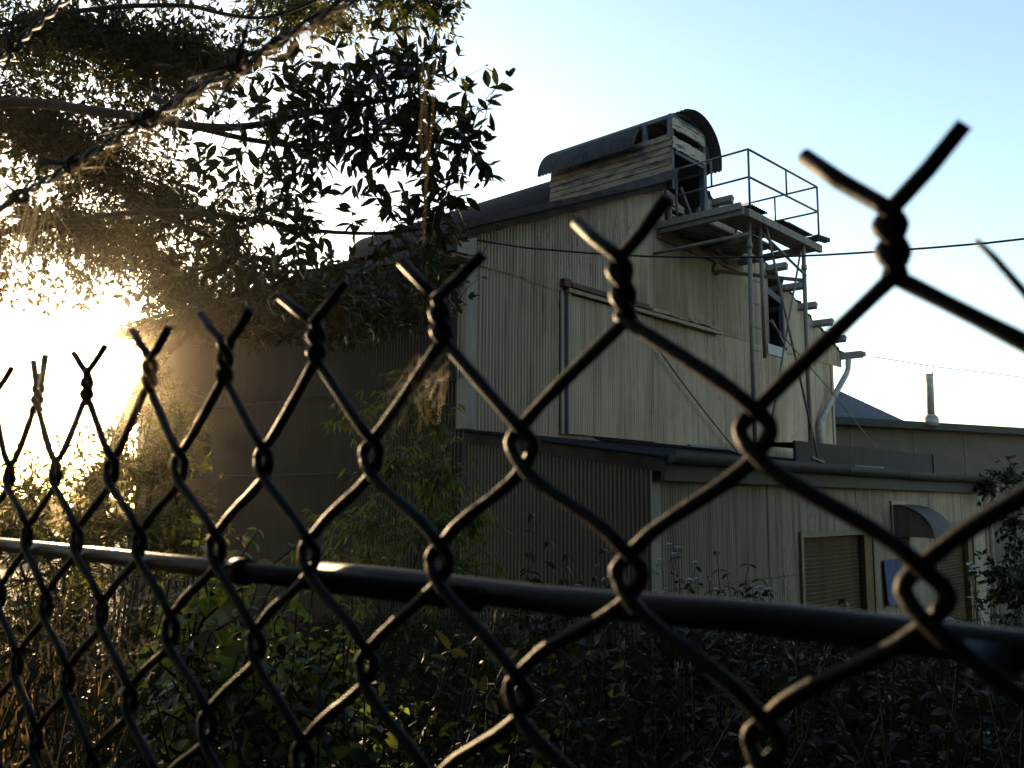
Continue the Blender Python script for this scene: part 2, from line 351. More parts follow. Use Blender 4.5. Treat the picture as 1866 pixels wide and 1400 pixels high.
# cupola over the front of the ridge: posts, weatherboards, barrel roof
CX0, CX1, CY0, CY1 = 10.95, 11.93, 6.81, 9.14
cup = MB()
for (x, y, w) in ((CX0+.03, CY0+.03, .07), (CX1-.03, CY0+.03, .085), (CX0+.02, 7.28, .06), (CX0+.03, CY1-.03, .06), (CX1-.03, CY1-.03, .06)):
    cup.box((x-w/2, y-w/2, 3.95 if x > 11.5 and y < 7 else 4.6), (x+w/2, y+w/2, 5.74))
cup.box((CX0-.012, CY0-.012, 5.70), (CX1+.01, CY0+.05, 5.76)); cup.box((CX0, CY0+.05, 5.70), (CX0+.05, CY1, 5.76)); cup.box((CX0-.012, CY0+.06, 5.355), (CX0+.03, 7.32, 5.41))
cupo = cup.build('roof_cupola', BLUETIM, shed)
m = MB(); zz = 4.87
for k in range(6):      # lapped boards on the long side
    h = .098; z0 = 4.87+k*.096; y0 = CY0-.01+(.02 if k % 2 else 0)+(.25*0)
    if z0 > 5.4: break
    e = random.uniform(-.02, .03)
    m.prism([(CX0-.03, y0+e, z0), (CX0-.008, y0, z0), (CX0-.008, y0, z0+h), (CX0-.014, y0+e, z0+h)], (0, CY1-y0-random.uniform(0, .02), 0))
m.build('siding_board', SIDING, cupo)
def ragged(x0, x1, z0, z1, y, th, sl=0, n=16, j=.014):
    lo = [(x, y, z0+(x-x0)*sl+random.uniform(-j, j)) for x in np.linspace(x0, x1, n)]
    hi = [(x, y, z1+(x-x0)*sl+random.uniform(-j, j)*.7) for x in np.linspace(x1, x0, n)]
    return lo+hi, (0, th, 0)
for (z0, z1) in ((5.52, 5.69), (5.22, 5.40)):
    m = MB(); m.prism(*ragged(CX0-.0, CX1-.06, z0, z1, CY0-.035, .022)); m.build('front_plank', PLANK, cupo)
m = MB(); m.prism(*ragged(CX0+.08, CX1-.08, 5.155, 5.205, CY0-.02, .03, j=.004)); m.build('lintel', BLUETIM, cupo)
m = MB()
for (x0, x1, z0, dz) in ((11.07, 11.4, 4.08, 0), (11.07, 11.42, 4.14, 0), (11.07, 11.42, 4.20, 0), (11.07, 11.40, 4.26, 0)):
    m.beam((x0, CY0+.12, z0), (x1, CY0+.12, z0), .012, .045, (0, .5, 1))
m.box((11.05, CY0+.09, 4.02), (11.075, CY0+.15, 4.36)); m.box((11.41, CY0+.09, 4.02), (11.44, CY0+.15, 4.36)); m.box((11.05, CY0+.09, 4.34), (11.44, CY0+.15, 4.375)); m.build('louvre_panel', TIMBER, cupo)
m = MB(); m.beam((11.08, CY0+.2, 4.62), (11.5, CY0+.22, 4.57), .03, .10); m.beam((11.1, CY0+.1, 4.44), (11.45, CY0+.12, 4.42), .03, .07); m.build('loose_board', TIMBER, cupo)
m = MB(); m.beam((11.35, CY0+.15, 4.75), (11.86, CY0+.1, 3.98), .06, .12, (0, 1, 0)); m.build('fallen_beam', simple('purple brown timber', (.07,.05,.055), (.11,.085,.085), 5, .8), cupo)
m = MB()
A = np.linspace(PI*.985, -.04*PI, 21)
def arch(a, r=0): return (11.44+(.68+r)*math.cos(a), 5.30+(.60+r)*(math.sin(a) if a > 0 else 1.6*math.sin(a)))
def barrel(m, y0, y1, As, pitch=.07, amp=.016):
    Y = np.arange(y0, y1, pitch/6); n = len(As)
    for r0 in (0, -.008):
        m.add([(arch(a, r0+amp*math.sin(2*PI*y/pitch))[0], y, arch(a, r0+amp*math.sin(2*PI*y/pitch))[1]) for y in Y for a in As],
              [(k*n+i, k*n+i+1, (k+1)*n+i+1, (k+1)*n+i) for k in range(len(Y)-1) for i in range(n-1)])
barrel(m, 7.36, 9.27, A); barrel(m, 6.62, 7.37, np.linspace(PI*.66, -.05*PI, 15))
m.build('barrel_roof', ROOF, cupo, True)
m = MB()
for (y, lo) in ((7.40, PI*.95), (6.84, PI*.68)):
    m.tube([(arch(a, -.035)[0], y, arch(a, -.035)[1]) for a in np.linspace(lo, 0, 16)], .022, 6)
m.build('arch_rib', BLUETIM, cupo)
m = MB(); m.corr(lambda a, b, n: (10.935-b*.22+n, a, 4.885-b*.42+n), 6.66, 9.0, lambda a: 0, lambda a: .45, pitch=.05, amp=.008); m.corr(lambda a, b, n: (10.930-b*.22+n, a, 4.880-b*.42+n), 6.66, 9.0, lambda a: 0, lambda a: .45, pitch=.05, amp=.008)
m.build('skirt_flashing', ROOF, cupo, True)
m = MB(); m.box((CX1-.03, CY0+.1, 4.6), (CX1, CY1, 5.5)); m.box((CX0+.04, CY1-.05, 4.6), (CX1-.04, CY1-.02, 5.75)); m.build('inner_lining', DARKIN, cupo)
m = MB(); m.prism(*ragged(11.93, 12.12, 4.2, 4.72, YG-.06, .03, -.9, 8, .02)); m.build('loose_board', PLANK, cupo)

# ------------------------------------------------------------------ lean-to in front of the shed
YA, XE = 4.584, 17.42
def lz(y): return .36+(y-YA)*.14
lean = thing('lean_to_shed', 'low grey corrugated lean-to with roller shutters below the tall shed', 'shed', (12, YA, -2.7))
fr = lambda off: (lambda a, b, n: (a, YA-off-n, b))
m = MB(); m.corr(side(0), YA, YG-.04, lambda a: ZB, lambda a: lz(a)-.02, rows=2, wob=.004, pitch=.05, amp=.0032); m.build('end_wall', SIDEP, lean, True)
m = MB(); D1 = (9.99, 12.10, -.38); D2 = (14.72, 16.58, -.34)
def sheetrun(m, x0, x1, zb, zt, w):
    x = x0
    while x < x1-.05:
        xe = min(x+w*random.uniform(.96, 1.04), x1); o = random.choice((0, .004, .007))
        m.corr(fr(o), x, xe-.006, lambda a: zb, lambda a: zt, rows=2, pitch=.046 if x < 12.3 else .2, amp=.005 if x < 12.3 else .0015, wob=.002); x = xe
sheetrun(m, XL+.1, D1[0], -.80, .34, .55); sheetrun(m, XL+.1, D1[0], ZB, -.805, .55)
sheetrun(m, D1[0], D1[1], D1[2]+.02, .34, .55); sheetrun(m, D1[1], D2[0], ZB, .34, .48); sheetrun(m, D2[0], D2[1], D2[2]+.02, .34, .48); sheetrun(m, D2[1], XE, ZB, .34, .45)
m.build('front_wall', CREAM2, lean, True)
m = MB(); m.box((XL, YA+.02, ZB), (D1[0]-.01, YA+.03, .33)); m.box((D1[1]+.01, YA+.02, ZB), (D2[0]-.01, YA+.03, .33)); m.box((D2[1]+.01, YA+.02, ZB), (XE, YA+.03, .33)); m.box((D1[0], YA+.02, D1[2]+.03), (D1[1], YA+.03, .33)); m.box((D2[0], YA+.02, D2[2]+.03), (D2[1], YA+.03, .33))
m.box((XE-.03, YA+.03, ZB), (XE, YG, .5)); m.build('wall_backing', DARKIN, lean)
m = MB(); m.box((XL-.012, YA-.03, ZB), (XL+.125, YA-.012, .34)); m.build('corner_flashing', TRIM, lean)
for (x0, x1, zh) in (D1, D2):
    m = MB(); z = ZB; N = 30
    while z < zh-.01:
        vs = []
        for i in range(13):
            x = x0+.02+(x1-x0-.04)*i/12; sag = -.012*math.sin(PI*i/12)
            vs += [(x, YA+.055, z+sag), (x, YA+.075, z+.012+sag), (x, YA+.058, z+.05+sag)]
        m.add(vs, [(i*3+k, i*3+3+k, i*3+4+k, i*3+1+k) for i in range(12) for k in (0, 1)]); z += .05
    sh = m.build('roller_shutter', SHUT, lean)
    m = MB(); m.box((x0-.05, YA-.035, ZB), (x0+.015, YA+.05, zh+.06)); m.box((x0+.015, YA-.035, zh-.01), (x1+.05, YA+.03, zh+.06)); m.build('shutter_frame', FRAMEP, sh)
    m = MB(); m.box((x1-.24, YA-.02, ZB), (x1+.02, YA+.05, zh-.012)); m.box((x1+.022, YA-.035, ZB), (x1+.06, YA+.01, zh-.012)); m.build('shutter_jamb', OCHRE, sh)
    m = MB(); m.box((x0+.02, YA+.09, ZB), (x1-.02, YA+.10, zh)); m.build('shutter_backing', DARKIN, sh)
# curved awning beside the second shutter
aw = MB(); ax0, ax1 = 12.93, 13.75
q = [(YA-.56*math.sin(t), -.44+.44*math.cos(t)) for t in np.linspace(0, PI/2, 9)]
for r in (0, -.012):
    aw.add([(x, y-r*.0, z+r) for (y, z) in q for x in (ax0-.01, ax1)], [(2*i, 2*i+1, 2*i+3, 2*i+2) for i in range(8)])
awn = aw.build('curved_awning', simple('grey awning sheet', (.028,.028,.032), (.05,.05,.055), 8, .75), lean, True)
m = MB()
AWP = painted('buff awning panel', (.21,.18,.13), (.08,.07,.05), (.12,.07,.035), .5, .4, 5)
for x in (ax0, ax1-.02):
    m = MB(); m.prism([(x, YA-.012, -.44)]+[(x, y-.012 if i == 0 else y, z-.015) for i, (y, z) in enumerate(q)], (.015, 0, 0)); m.build('side_panel', AWP, awn)
m = MB(); m.box((ax0-.05, YA-.03, -.44), (ax0+.55, YA-.014, .05)); m.build('back_plate', TRIM, awn)
m = MB(); m.box((13.02, YA-.05, -.60), (13.45, YA-.008, -.455)); m.build('vent_slot', DARKIN, lean)
m = MB()   # roof, verge and gutter
m.corr(lambda a, b, n: (a, b, lz(b)+.09+n), XL-.08, XE+.1, lambda a: YA-.22, lambda a: YG-.06, pitch=.076, amp=.009)
m.corr(lambda a, b, n: (a, b, lz(b)+.075+n), XL-.08, XE+.1, lambda a: YA-.22, lambda a: YG-.06, pitch=.076, amp=.009)
m.build('roof', ROOF2, lean, True)
m = MB(); m.prism([(XL-.05, YA-.2, lz(YA-.2)-.06), (XL-.05, YG-.05, lz(YG)-.06), (XL-.05, YG-.05, lz(YG)+.07), (XL-.05, YA-.2, lz(YA-.2)+.07)], (.03, 0, 0)); m.build('verge_board', FASCIA, lean)
m = MB(); g = [(YA-.24+.075*math.cos(a), .43+.075*math.sin(a)) for a in np.linspace(PI, 2*PI, 9)]
x = XL-.05; 
while x < XE+.15:
    xe = min(x+random.uniform(1.6, 2.1), XE+.2); dz = random.uniform(-.008, .008)
    m.add([(xx, y, z+dz) for xx in (x, xe-.004) for (y, z) in g]+[(xx, YA-.315, .43+.035+dz) for xx in (x, xe-.004)]+[(xx, YA-.165, .43+.02+dz) for xx in (x, xe-.004)],
          [(i, i+1, 10+i, 9+i) for i in range(8)]+[(0, 9, 19, 18), (8, 20, 21, 17)]+[tuple(range(9))]); x = xe
m.build('gutter', GUTTER, lean, True)
m = MB(); m.box((XL, YA-.16, .20), (XE+.1, YA-.12, .37)); m.build('fascia', simple('dark fascia paint', (.02,.022,.02), (.04,.04,.035), 5, .7), lean)
m = MB(); m.tube([(XE-.02, YA-.24, .36), (XE-.02, YA-.24, .27), (XE+.10, YA-.14, .10), (XE+.13, YA-.06, .02), (XE+.13, YA-.06, -2.6)], .05, 10); m.build('downpipe', GALV, lean, True)
m = MB(); m.box((XE-.06, YA-.16, -.03), (XE+.9, YA-.04, .0)); m.build('pipe_shelf', TIMBER, lean)
# loose sheets lying on the lean-to roof: things of their own
def loose(name, label, cat, fn, mat, group=None):
    m = MB(); fn(m); return tag(m.build(name, mat, smooth=False), label, cat, group)
def f(m):
    m.prism([(12.2, 5.62, lz(5.62)+.10), (18.2, 5.62, lz(5.62)+.04), (18.2, 5.62, .95), (12.2, 5.62, .90)], (0, .04, 0)); m.box((18.17, 5.60, lz(5.6)+.02), (18.22, 6.6, .96)); m.prism([(12.25, 5.67, .88), (18.1, 5.67, .93), (18.1, 6.6, .97), (12.25, 6.6, .92)], (0,0,-.02))
loose('roof_upstand', 'long black upstand box lying along the lean-to roof edge', 'roof box', f, simple('black tarred board', (.012,.012,.013), (.03,.028,.027), 5, .8))
def f(m): m.corr(lambda a, b, n: (a, 6.88-b, .775+.05-b*.35+n), 9.05, 12.6, lambda a: 0, lambda a: .16, pitch=.076, amp=.008); m.corr(lambda a, b, n: (a, 6.88-b, .765+.05-b*.35+n), 9.05, 12.6, lambda a: 0, lambda a: .16, pitch=.076, amp=.008)
loose('roof_sheet', 'speckled dark sheet leaning at the foot of the sliding door', 'metal sheet', f, ROOF2)
for (a, b, lab) in (((1478,834),(1500,843),'short pale batten lying on the lean-to gutter'), ((1555,850),(1607,853),'long thin pale batten on the gutter beside the black upstand'), ((1255,812),(1322,818),'pale scrap of board at the foot of the shed wall')):
    y = 4.6 if a[1] > 825 else 6.7
    p = atY(*a, y); q2 = atY(*b, y)
    loose('batten', lab, 'batten', lambda m: m.beam(p, q2, .05, .03), BLUEB, 'scraps of timber on the lean-to roof')

# ------------------------------------------------------------------ work platform on poles
DZ = 4.03
plat = thing('scaffold_platform', 'rickety timber platform on steel poles with a pipe handrail', 'platform', (12, 5.65, .5))
m = MB(); dk = np.random.default_rng(11)
x = 10.80
y = 5.66; k = 0
while y < 7.0:      # deck boards run along the wall, some broken short
    w = dk.uniform(.12, .16); x1 = 13.25+dk.uniform(-.3, .12); x0 = 10.78
    if k in (3, 4): x1 = 12.0
    if k == 4: x0 = 12.2; x1 = 13.2
    m.box((x0, y, DZ-.005+dk.uniform(0, .015)), (x1, y+w-.012, DZ+.028+dk.uniform(0, .01))); y += w; k += 1
m.build('deck', DECKT, plat)
for (x, z0, z1) in ((10.80, DZ-.13, DZ-.01), (12.0, DZ-.12, DZ-.01), (13.20, DZ-.12, DZ-.01)):
    m = MB(); m.box((x-.03, 5.60, z0), (x+.03, 6.98, z1)); m.build('joist', DECKT, plat)
m = MB(); m.box((10.90, 5.57, DZ-.13), (13.30, 5.63, DZ-.02)); m.build('front_beam', TIMBER, plat)
m = MB(); m.beam((10.77, 6.96, 3.90), (13.3, 6.96, 3.86), .06, .13, jag=.02); m.build('wall_beam', DECKT, plat)
m = MB(); m.box((10.74, 5.62, DZ-.06), (10.79, 6.99, DZ+.035)); m.build('side_beam', TIMBER, plat)
for i in range(4):
    m = MB(); m.corr(lambda a, b, n: (a, 5.56+b, DZ+.045+.012*i+n+b*.03), (10.95, 11.9, 12.1, 13.05)[i], (11.45, 12.6, 12.95, 13.36)[i], lambda a: 0, lambda a: .3, pitch=.06, amp=.012)
    m.build('edge_sheet', ROOF2, plat, True)
m = MB(); m.beam((13.0, 5.55, DZ+.05), (13.33, 5.5, DZ+.05), .1, .06); m.build('loose_block', ROOF2, plat)
for (x, y, zt) in ((11.16, 5.71, DZ-.02), (12.76, 5.64, DZ-.02)):
    m = MB(); m.tube([(x, y, lz(y)+.08), (x-.01, y, 2.3), (x, y, zt)], .032, 10); m.tube([(x, y, 3.52), (x, y, 3.60)], .042, 10); m.build('pole', PIPE, plat, True)
m = MB(); m.tube([(11.47, 5.70, 3.98), (11.50, 5.70, 2.02)], .028, 8)
for k in range(6): z = 2.1+.33*k; m.tube([(11.16, 5.71, z), (11.49, 5.70, z-.01)], .008, 6)
m.build('ladder', PIPE, plat, True)
for (p, q2, r) in (((11.50, 5.62, 3.92), (12.95, 5.62, .66), .019), ((12.70, 5.66, 3.80), (11.42, 5.66, .80), .016)):
    m = MB(); m.tube([p, q2], r, 8); m.build('cross_brace', PIPE, plat, True)
m = MB(); m.tube([atY(1190, 463, 6.9), atX(1368, 425, 11.14)], .026, 8); m.build('diagonal_strut', PIPE, plat, True)
m = MB(); m.tube([(11.5, 5.72, 3.86), (12.72, 5.60, 3.42)], .02, 8); m.build('front_strut', PIPE, plat, True)
m = MB(); a = atY(1303, 494, 6.95); m.beam(a, (12.74, 5.66, 3.36), .05, .05); m.beam(a+V(-.03,0,.07), a+V(.1,-.02,.02), .06, .16); m.build('support_bar', TIMBER, plat)
m = MB(); a = atY(1290, 440, 6.9); m.beam(a, a+V(.62, -.0, -.20), .07, .09, jag=.03); m.build('wall_bracket', DECKT, plat)
m = MB(); rz, mz = DZ+.84, DZ+.44; r = .016
L = [(10.95, 6.74), (10.95, 5.58), (13.02, 5.50), (13.02, 6.9)]
for z in (rz, mz):
    for i in range(3): m.tube([(*L[i], z), (*L[i+1], z)], r, 8)
for (x, y, z0) in ((10.95, 6.74, DZ), (10.95, 5.58, DZ), (13.02, 5.50, DZ)): m.tube([(x, y, z0), (x, y, rz)], r*1.05, 8)
m.tube([(13.02, 6.9, DZ+.02), (13.02, 6.9, rz)], r, 8)
for (x, y) in ((10.95, 6.16), (12.03, 5.54), (13.02, 6.2)): m.tube([(x, y, mz), (x, y, rz)], r*.9, 8)
m.build('handrail', RAILM, plat, True)
# stays and cables
def cablething(name, label, cat, pts, r, mat=CABLE, extra=None):
    m = MB(); m.tube(pts, r, 6); 
    if extra: extra(m)
    return tag(m.build(name, mat, smooth=True), label, cat)
a, b = V(10.04, 6.93, 2.63), V(12.85, 6.9, .82)
cablething('stay_wire', 'dark stay wire slanting from the door track down to the lean-to roof', 'wire', [a+(b-a)*t+V(0,0,-.06*math.sin(PI*t)) for t in np.linspace(0, 1, 9)], .011)
pp = [atY(1401, 583, 5.58), atY(1517, 716, 5.58), atY(1597, 817, 5.58)]
cablething('stay_rope', 'pale stay rope running from the platform poles past the shed corner', 'rope', pp, .010, TIMBER)
P0 = V(6.88, 6.93, 2.93); Pe = atD(2100, 402, 8.2)
def cab(x, y):
    d = ray(x, y); n = np.cross((Pe-P0)*V(1,1,0), (0,0,1)); return d*np.dot(P0, n)/np.dot(d, n)
cp = [P0]+[cab(x, y) for (x, y) in ((960,452),(1080,462),(1180,467.5),(1300,469.5),(1420,468),(1500,465),(1600,459),(1700,451.5),(1800,443),(1866,435.5),(1980,421))]+[Pe]
cablething('power_cable', 'black overhead cable sagging across the front of the gable wall', 'cable', cp, .011, CABLE, lambda m: m.tube([cab(888, 446), cab(884, 455), cab(879, 466), cab(877, 475)], .006, 5))
cablething('thin_wire', 'hair thin wire crossing the pale sky right of the shed', 'wire', [atD(1590, 650, 20), atD(1700, 668, 22), atD(1866, 688, 25), atD(2000, 706, 27)], .009)

# ------------------------------------------------------------------ blue cloth, neighbouring building
m = MB(); vs = []; n = 9
for i in range(n):
    for j in range(n):
        u, v = i/(n-1), j/(n-1); x = 12.44+.68*u+.03*v; z = -.75-.62*v+.02*math.sin(u*5)*v
        vs.append((x, YA-.05-.02*math.sin(u*7+v*2)*v-.05*(v > .9), z))
m.add(vs, [(i*n+j, (i+1)*n+j, (i+1)*n+j+1, i*n+j+1) for i in range(n-1) for j in range(n-1)])
m.add([(x, y+.012, z) for (x, y, z) in vs], [(i*n+j, i*n+j+1, (i+1)*n+j+1, (i+1)*n+j) for i in range(n-1) for j in range(n-1)])
tag(m.build('hanging_cloth', BLUE, smooth=True), 'faded blue cloth hanging on the lean-to wall between the shutters', 'cloth')
nb = thing('neighbouring_building', 'low dark rendered building with a blue grey hipped roof and long gutter', 'building', (22, 7, -2.7))
A0 = V(18.6, 8.55, 0); A1 = V(26.5, 5.27, 0); dd = nrm(A1-A0); nn = V(-dd[1], dd[0], 0); ZG = 1.95
if nn[1] < 0: nn = -nn
def nbq(m, t0, t1, z0, z1, off, th):
    p = A0+dd*t0+nn*off; q2 = A0+dd*t1+nn*off; m.prism([V(p[0],p[1],z0), V(q2[0],q2[1],z0), V(q2[0],q2[1],z1), V(p[0],p[1],z1)], nn*th)
m = MB(); nbq(m, 0, 8.5, ZB, ZG-.08, .35, .2); m.build('wall', STONEW, nb)
m = MB()
for t in (1.95, 4.0, 5.75): nbq(m, t, t+.03, ZB, ZG-.1, .335, .012)
m.build('wall_joint', simple('wall joint cover', (.11,.10,.085), (.15,.135,.115), 4, .8), nb)
m = MB(); nbq(m, -.3, 8.6, ZG-.17, ZG, -.02, .02); nbq(m, -.3, 8.6, ZG-.17, ZG-.15, 0, .14); nbq(m, -.3, 8.6, ZG-.05, ZG-.03, 0, .36); m.build('gutter', GUTTER, nb)
C = A0+dd*3.35+V(0,0,ZG)-nn*-.02; Pk = V(*atD(1527, 711, 22.5)); Lf = A0-dd*.6+V(0,0,ZG)
m = MB(); bk = nn*5
Pk2 = Pk-dd*3
m.add([Lf, C, Pk, Pk2, C+bk, Lf+bk], [(0,1,2,3), (1,4,2), (4,5,3,2), (5,0,3)])
m.build('hip_roof', SLATE, nb)
m = MB(); m.prism([A0+dd*3.35+V(0,0,ZG-.03)+nn*.1, A0+dd*8.6+V(0,0,ZG-.03)+nn*.1, A0+dd*8.6+V(0,0,ZG-.03)+nn*5, A0+dd*3.35+V(0,0,ZG-.03)+nn*5], (0,0,.02)); m.build('flat_roof', SLATE, nb)
fb = atD(1697, 768, 21.3); fl = MB(); fl.tube([fb+V(0,0,-.1), fb+V(0,0,.08)], .17, 14)
fl.tube([fb+V(0,0,.08), fb+V(0,0,.16)], .17, 14, r1=.10)
ft = atD(1693, 681, 21.3); fl.tube([fb+V(0,0,.14), fb*.3+ft*.7, ft], .088, 14); fl.tube([ft+V(.04,-.06,0), ft+V(.04,-.06,.08)], .012, 5)
fl.build('flue_pipe', GALV, nb, True)

# ------------------------------------------------------------------ chain-link fence
d = .198; FX = d; HP = .1773*d; Q0 = .3475*d; RW = .0097*d*1.02; RZ = .18*d; ZT = .268*d
fence = thing('chain_link_fence', 'dark chain-link fence close up with twisted wire ends along its top', 'fence', (FX, .5, -1.6))
NR = 46
fr_ = np.random.default_rng(5)
knuck = {}
QT = {-2: -.02, -1: .158, 0: .338, 1: .512, 2: .700, 3: .893, 4: 1.066, 5: 1.245, 6: 1.420, 7: 1.59, 8: 1.757}
def QY(j): return QT[j] if j in QT else (1.757+.1773*(j-8) if j > 8 else -.02+.178*(j+2))
def kn(k):   # one twisted knuckle: lean and random arms
    if k not in knuck: knuck[k] = dict(lean=fr_.uniform(-.02, .02)*d, ph=fr_.uniform(0, PI), la=fr_.uniform(.085, .11)*d, lb=fr_.uniform(.075, .1)*d, ha=fr_.uniform(.06, .085)*d, hb=fr_.uniform(.055, .085)*d, xa=fr_.uniform(-.02, .02)*d, h=fr_.uniform(.078, .092)*d)
    return knuck[k]
kn(0).update(la=.095*d, ha=.082*d, lb=.085*d, hb=.07*d, lean=.004*d, xa=0); kn(1).update(la=.085*d, ha=.068*d, lb=.092*d, hb=.056*d, lean=.012*d)
def smooth_path(P, it=2):
    P = [V(*p) for p in P]
    for _ in range(it):
        Q = [P[0]]
        for a, b in zip(P[:-1], P[1:]): Q += [a*.75+b*.25, a*.25+b*.75]
        Q.append(P[-1]); P = Q
    return P
for j in range(-3, 26):
    ql = Q0+j*HP; qr = ql+HP; even = j % 2 == 0
    jit = lambda s: fr_.uniform(-s, s)*d
    pts = []
    ql, qr = QY(j)*d, QY(j+1)*d; kq = ql if even else qr; k = (j if even else j+1)//2; K = kn(k); sg = 1 if even else -1
    # arm tip, twist, then down
    top = ZT-.012*d+K['h']
    if even: tip = (FX+K['xa'], kq+K['lean']+K['la'], top+K['ha'])          # the wire on the left leg sends its end up left
    else: tip = (FX-K['xa'], kq+K['lean']-K['lb'], top+K['hb'])
    tw = []
    nt_ = 22
    for i in range(nt_+1):
        t = i/nt_; a = K['ph']+(0 if even else PI)+t*2*PI*1.25
        tw.append(V(FX+math.cos(a)*RW*1.02, kq+K['lean']*(1-t)+math.sin(a)*RW*1.02, top-t*K['h']))
    pts = [V(*tip), V(*tip)*.5+tw[0]*.5+V(0,0,-.003*d)]+tw
    side_ = -1 if even else 1       # -1: at the left boundary (y=ql)
    body = [tw[-1]]
    for r_ in range(1, NR+1):
        zc = ZT-r_*RZ+jit(.004)
        right = (r_ % 2 == 1) == even
        yb = qr if right else ql; s2 = 1 if right else -1
        e = .021*d
        # legs: towards smaller y (image right) lie behind, towards larger y lie in front
        fx = FX+(-1 if not right else 1)*0
        xin = FX+(RW*1.05 if right else -RW*1.05); xout = FX+(-RW*1.05 if right else RW*1.05)
        jj = jit(.003)
        bi = (j+1 if right else j); jj -= (.006*r_*d if bi == 0 else 0)
        body += [V(xin, yb-s2*.036*d+jj, zc+.060*d), V(xin, yb+s2*.002*d+jj, zc+.027*d), V(FX, yb+s2*e+jj, zc+.007*d), V(FX, yb+s2*e+jj, zc-.007*d), V(xout, yb+s2*.002*d+jj, zc-.027*d), V(xout, yb-s2*.036*d+jj, zc-.060*d)]
    path = pts+smooth_path(body, 2)[1:]
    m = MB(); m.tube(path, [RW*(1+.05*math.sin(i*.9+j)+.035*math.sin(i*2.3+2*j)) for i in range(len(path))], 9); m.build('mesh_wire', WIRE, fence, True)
m = MB(); m.tube([atX(1779, 438, .2), atX(1812, 470, .2), atX(1866, 532, .2), atX(1930, 612, .2)], [.0006, .0008, .0009, .0009], 7); m.build('loose_wire', WIRE, fence, True)
RX = FX+.0085; RZc = -.1405*d*RX/FX
kz = (RX+.009)/FX*d
for (y0, y1, z0, z1, x, rr) in ((-.25, 1.50*d, -.1465*kz, -.132*kz, RX+.009, .0043), (1.02*d, 5.0, -.1475*d*RX/FX, -.08*d, RX, .0041)):
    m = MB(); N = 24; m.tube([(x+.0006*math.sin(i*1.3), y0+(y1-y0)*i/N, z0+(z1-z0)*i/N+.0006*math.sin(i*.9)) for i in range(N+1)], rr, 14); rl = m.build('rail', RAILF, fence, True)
for (y, mt, rr) in ((1.725*d, WIRE, .0056), (.285*d, BLUE, .0052)):
    m = MB(); xx, zz = (RX, -.1475*d*RX/FX+.0009) if y > .3 else (RX+.009, -.1445*kz); m.tube([(xx, y-.0045, zz), (xx, y+.0045, zz)], rr, 14); m.build('rail_sleeve' if mt is WIRE else 'rail_tie', mt, fence, True)
# barbed wire above the fence, with barbs
def barbed(label, y0, y1, z, x, ys, sag=0):
    t = thing('barbed_wire', label, 'barbed wire', (x, y0, z), 'barbed wire strands above the fence')
    N = int((y1-y0)/.004); pth = lambda y, ph: (x+.0016*math.cos(y*120+20*y*y+ph), y, z+.0016*math.sin(y*120+20*y*y+ph)+sag*math.sin(3*y))
    for ph in (0, PI):
        m = MB(); m.tube([pth(y0+(y1-y0)*i/N, ph) for i in range(N+1)], .00115, 6); m.build('strand', BARBM, t, True)
    for y in ys:
        m = MB()
        for q2 in range(2):
            b0 = random.uniform(0, PI); c = V(x, y+.004*q2, z+sag*math.sin(3*y))
            pt = [c+V(.0042*math.cos(a+b0), .006*(a/9-.5), .0042*math.sin(a+b0)) for a in np.linspace(0, 9, 16)]
            e1 = pt[0]+nrm(pt[0]-c)*.019+V(0, -.008, 0); e2 = pt[-1]+nrm(pt[-1]-c)*.017+V(0, .008, 0)
            m.tube([e1]+pt+[e2], [.0005]+[.0012]*len(pt)+[.0005], 6)
        m.build('barb', BARBM, t, True)
barbed('long twisted barbed wire strand crossing in front of the tree', -.1, 3.2, .193, .198, (.345, .435, .53, .612, .72, .85, 1.0, 1.3), .002)
barbed('highest barbed wire strand in the top left corner', .2, 3.2, .315, .2, (.655, .80, 1.0), 0)

# ------------------------------------------------------------------ trees and plants
def rnd(s=1): return rng.normal(0, s, 3)
def curve(a, b, n, sag=0, wob=.05):
    a = V(*a); b = V(*b); L = np.linalg.norm(b-a); w1 = rnd(wob*L); w2 = rnd(wob*L*.5)
    return [a+(b-a)*t+w1*math.sin(PI*t)+w2*math.sin(2*PI*t)+V(0,0,-sag*math.sin(PI*t)) for t in np.linspace(0, 1, n)]
def ell(c, r):
    while True:
        p = rng.uniform(-1, 1, 3)
        if p@p < 1: return V(*c)+p*np.array(r)
def twigs(tw, lv, root, tip, nl, ll, wl, r=.006, droop=.3, spread=.9, tipn=4, start=.35, n=6):
    """a twig with leaves along its outer part and a whorl at its tip"""
    P = curve(root, tip, n, 0, .07); tw.tube(P, r, 4, False, r*.35)
    dirn = nrm(P[-1]-P[-2])
    for i in range(nl):
        t = start+(1-start)*(i+rng.random()*.5)/nl if nl else 1
        if i >= nl-tipn: t = 1
        x = min(t, .999)*(n-1); k = int(x); p = P[k]*(1-(x-k))+P[k+1]*(x-k)
        dv = nrm(P[k+1]-P[k]); o = rnd(); o = nrm(o-dv*(o@dv))
        dl = nrm(dv*rng.uniform(.2, 1)+o*spread+V(0,0,-droop)); l = ll*rng.uniform(.65, 1.2)
        lv.add(p, dl, nrm(rnd(.55)+V(0,0,1)), l, wl*l/ll*rng.uniform(.85, 1.15))
def limb(m, pts, r0, r1, n=8, wob=.02):
    P = smooth_path(pts, 2); m.tube(P, list(np.linspace(r0, r1, len(P))), n); return P
def nearest(Ps, p):
    Q = np.array(Ps); i = np.argmin(((Q-p)**2).sum(1)); return Q[i]

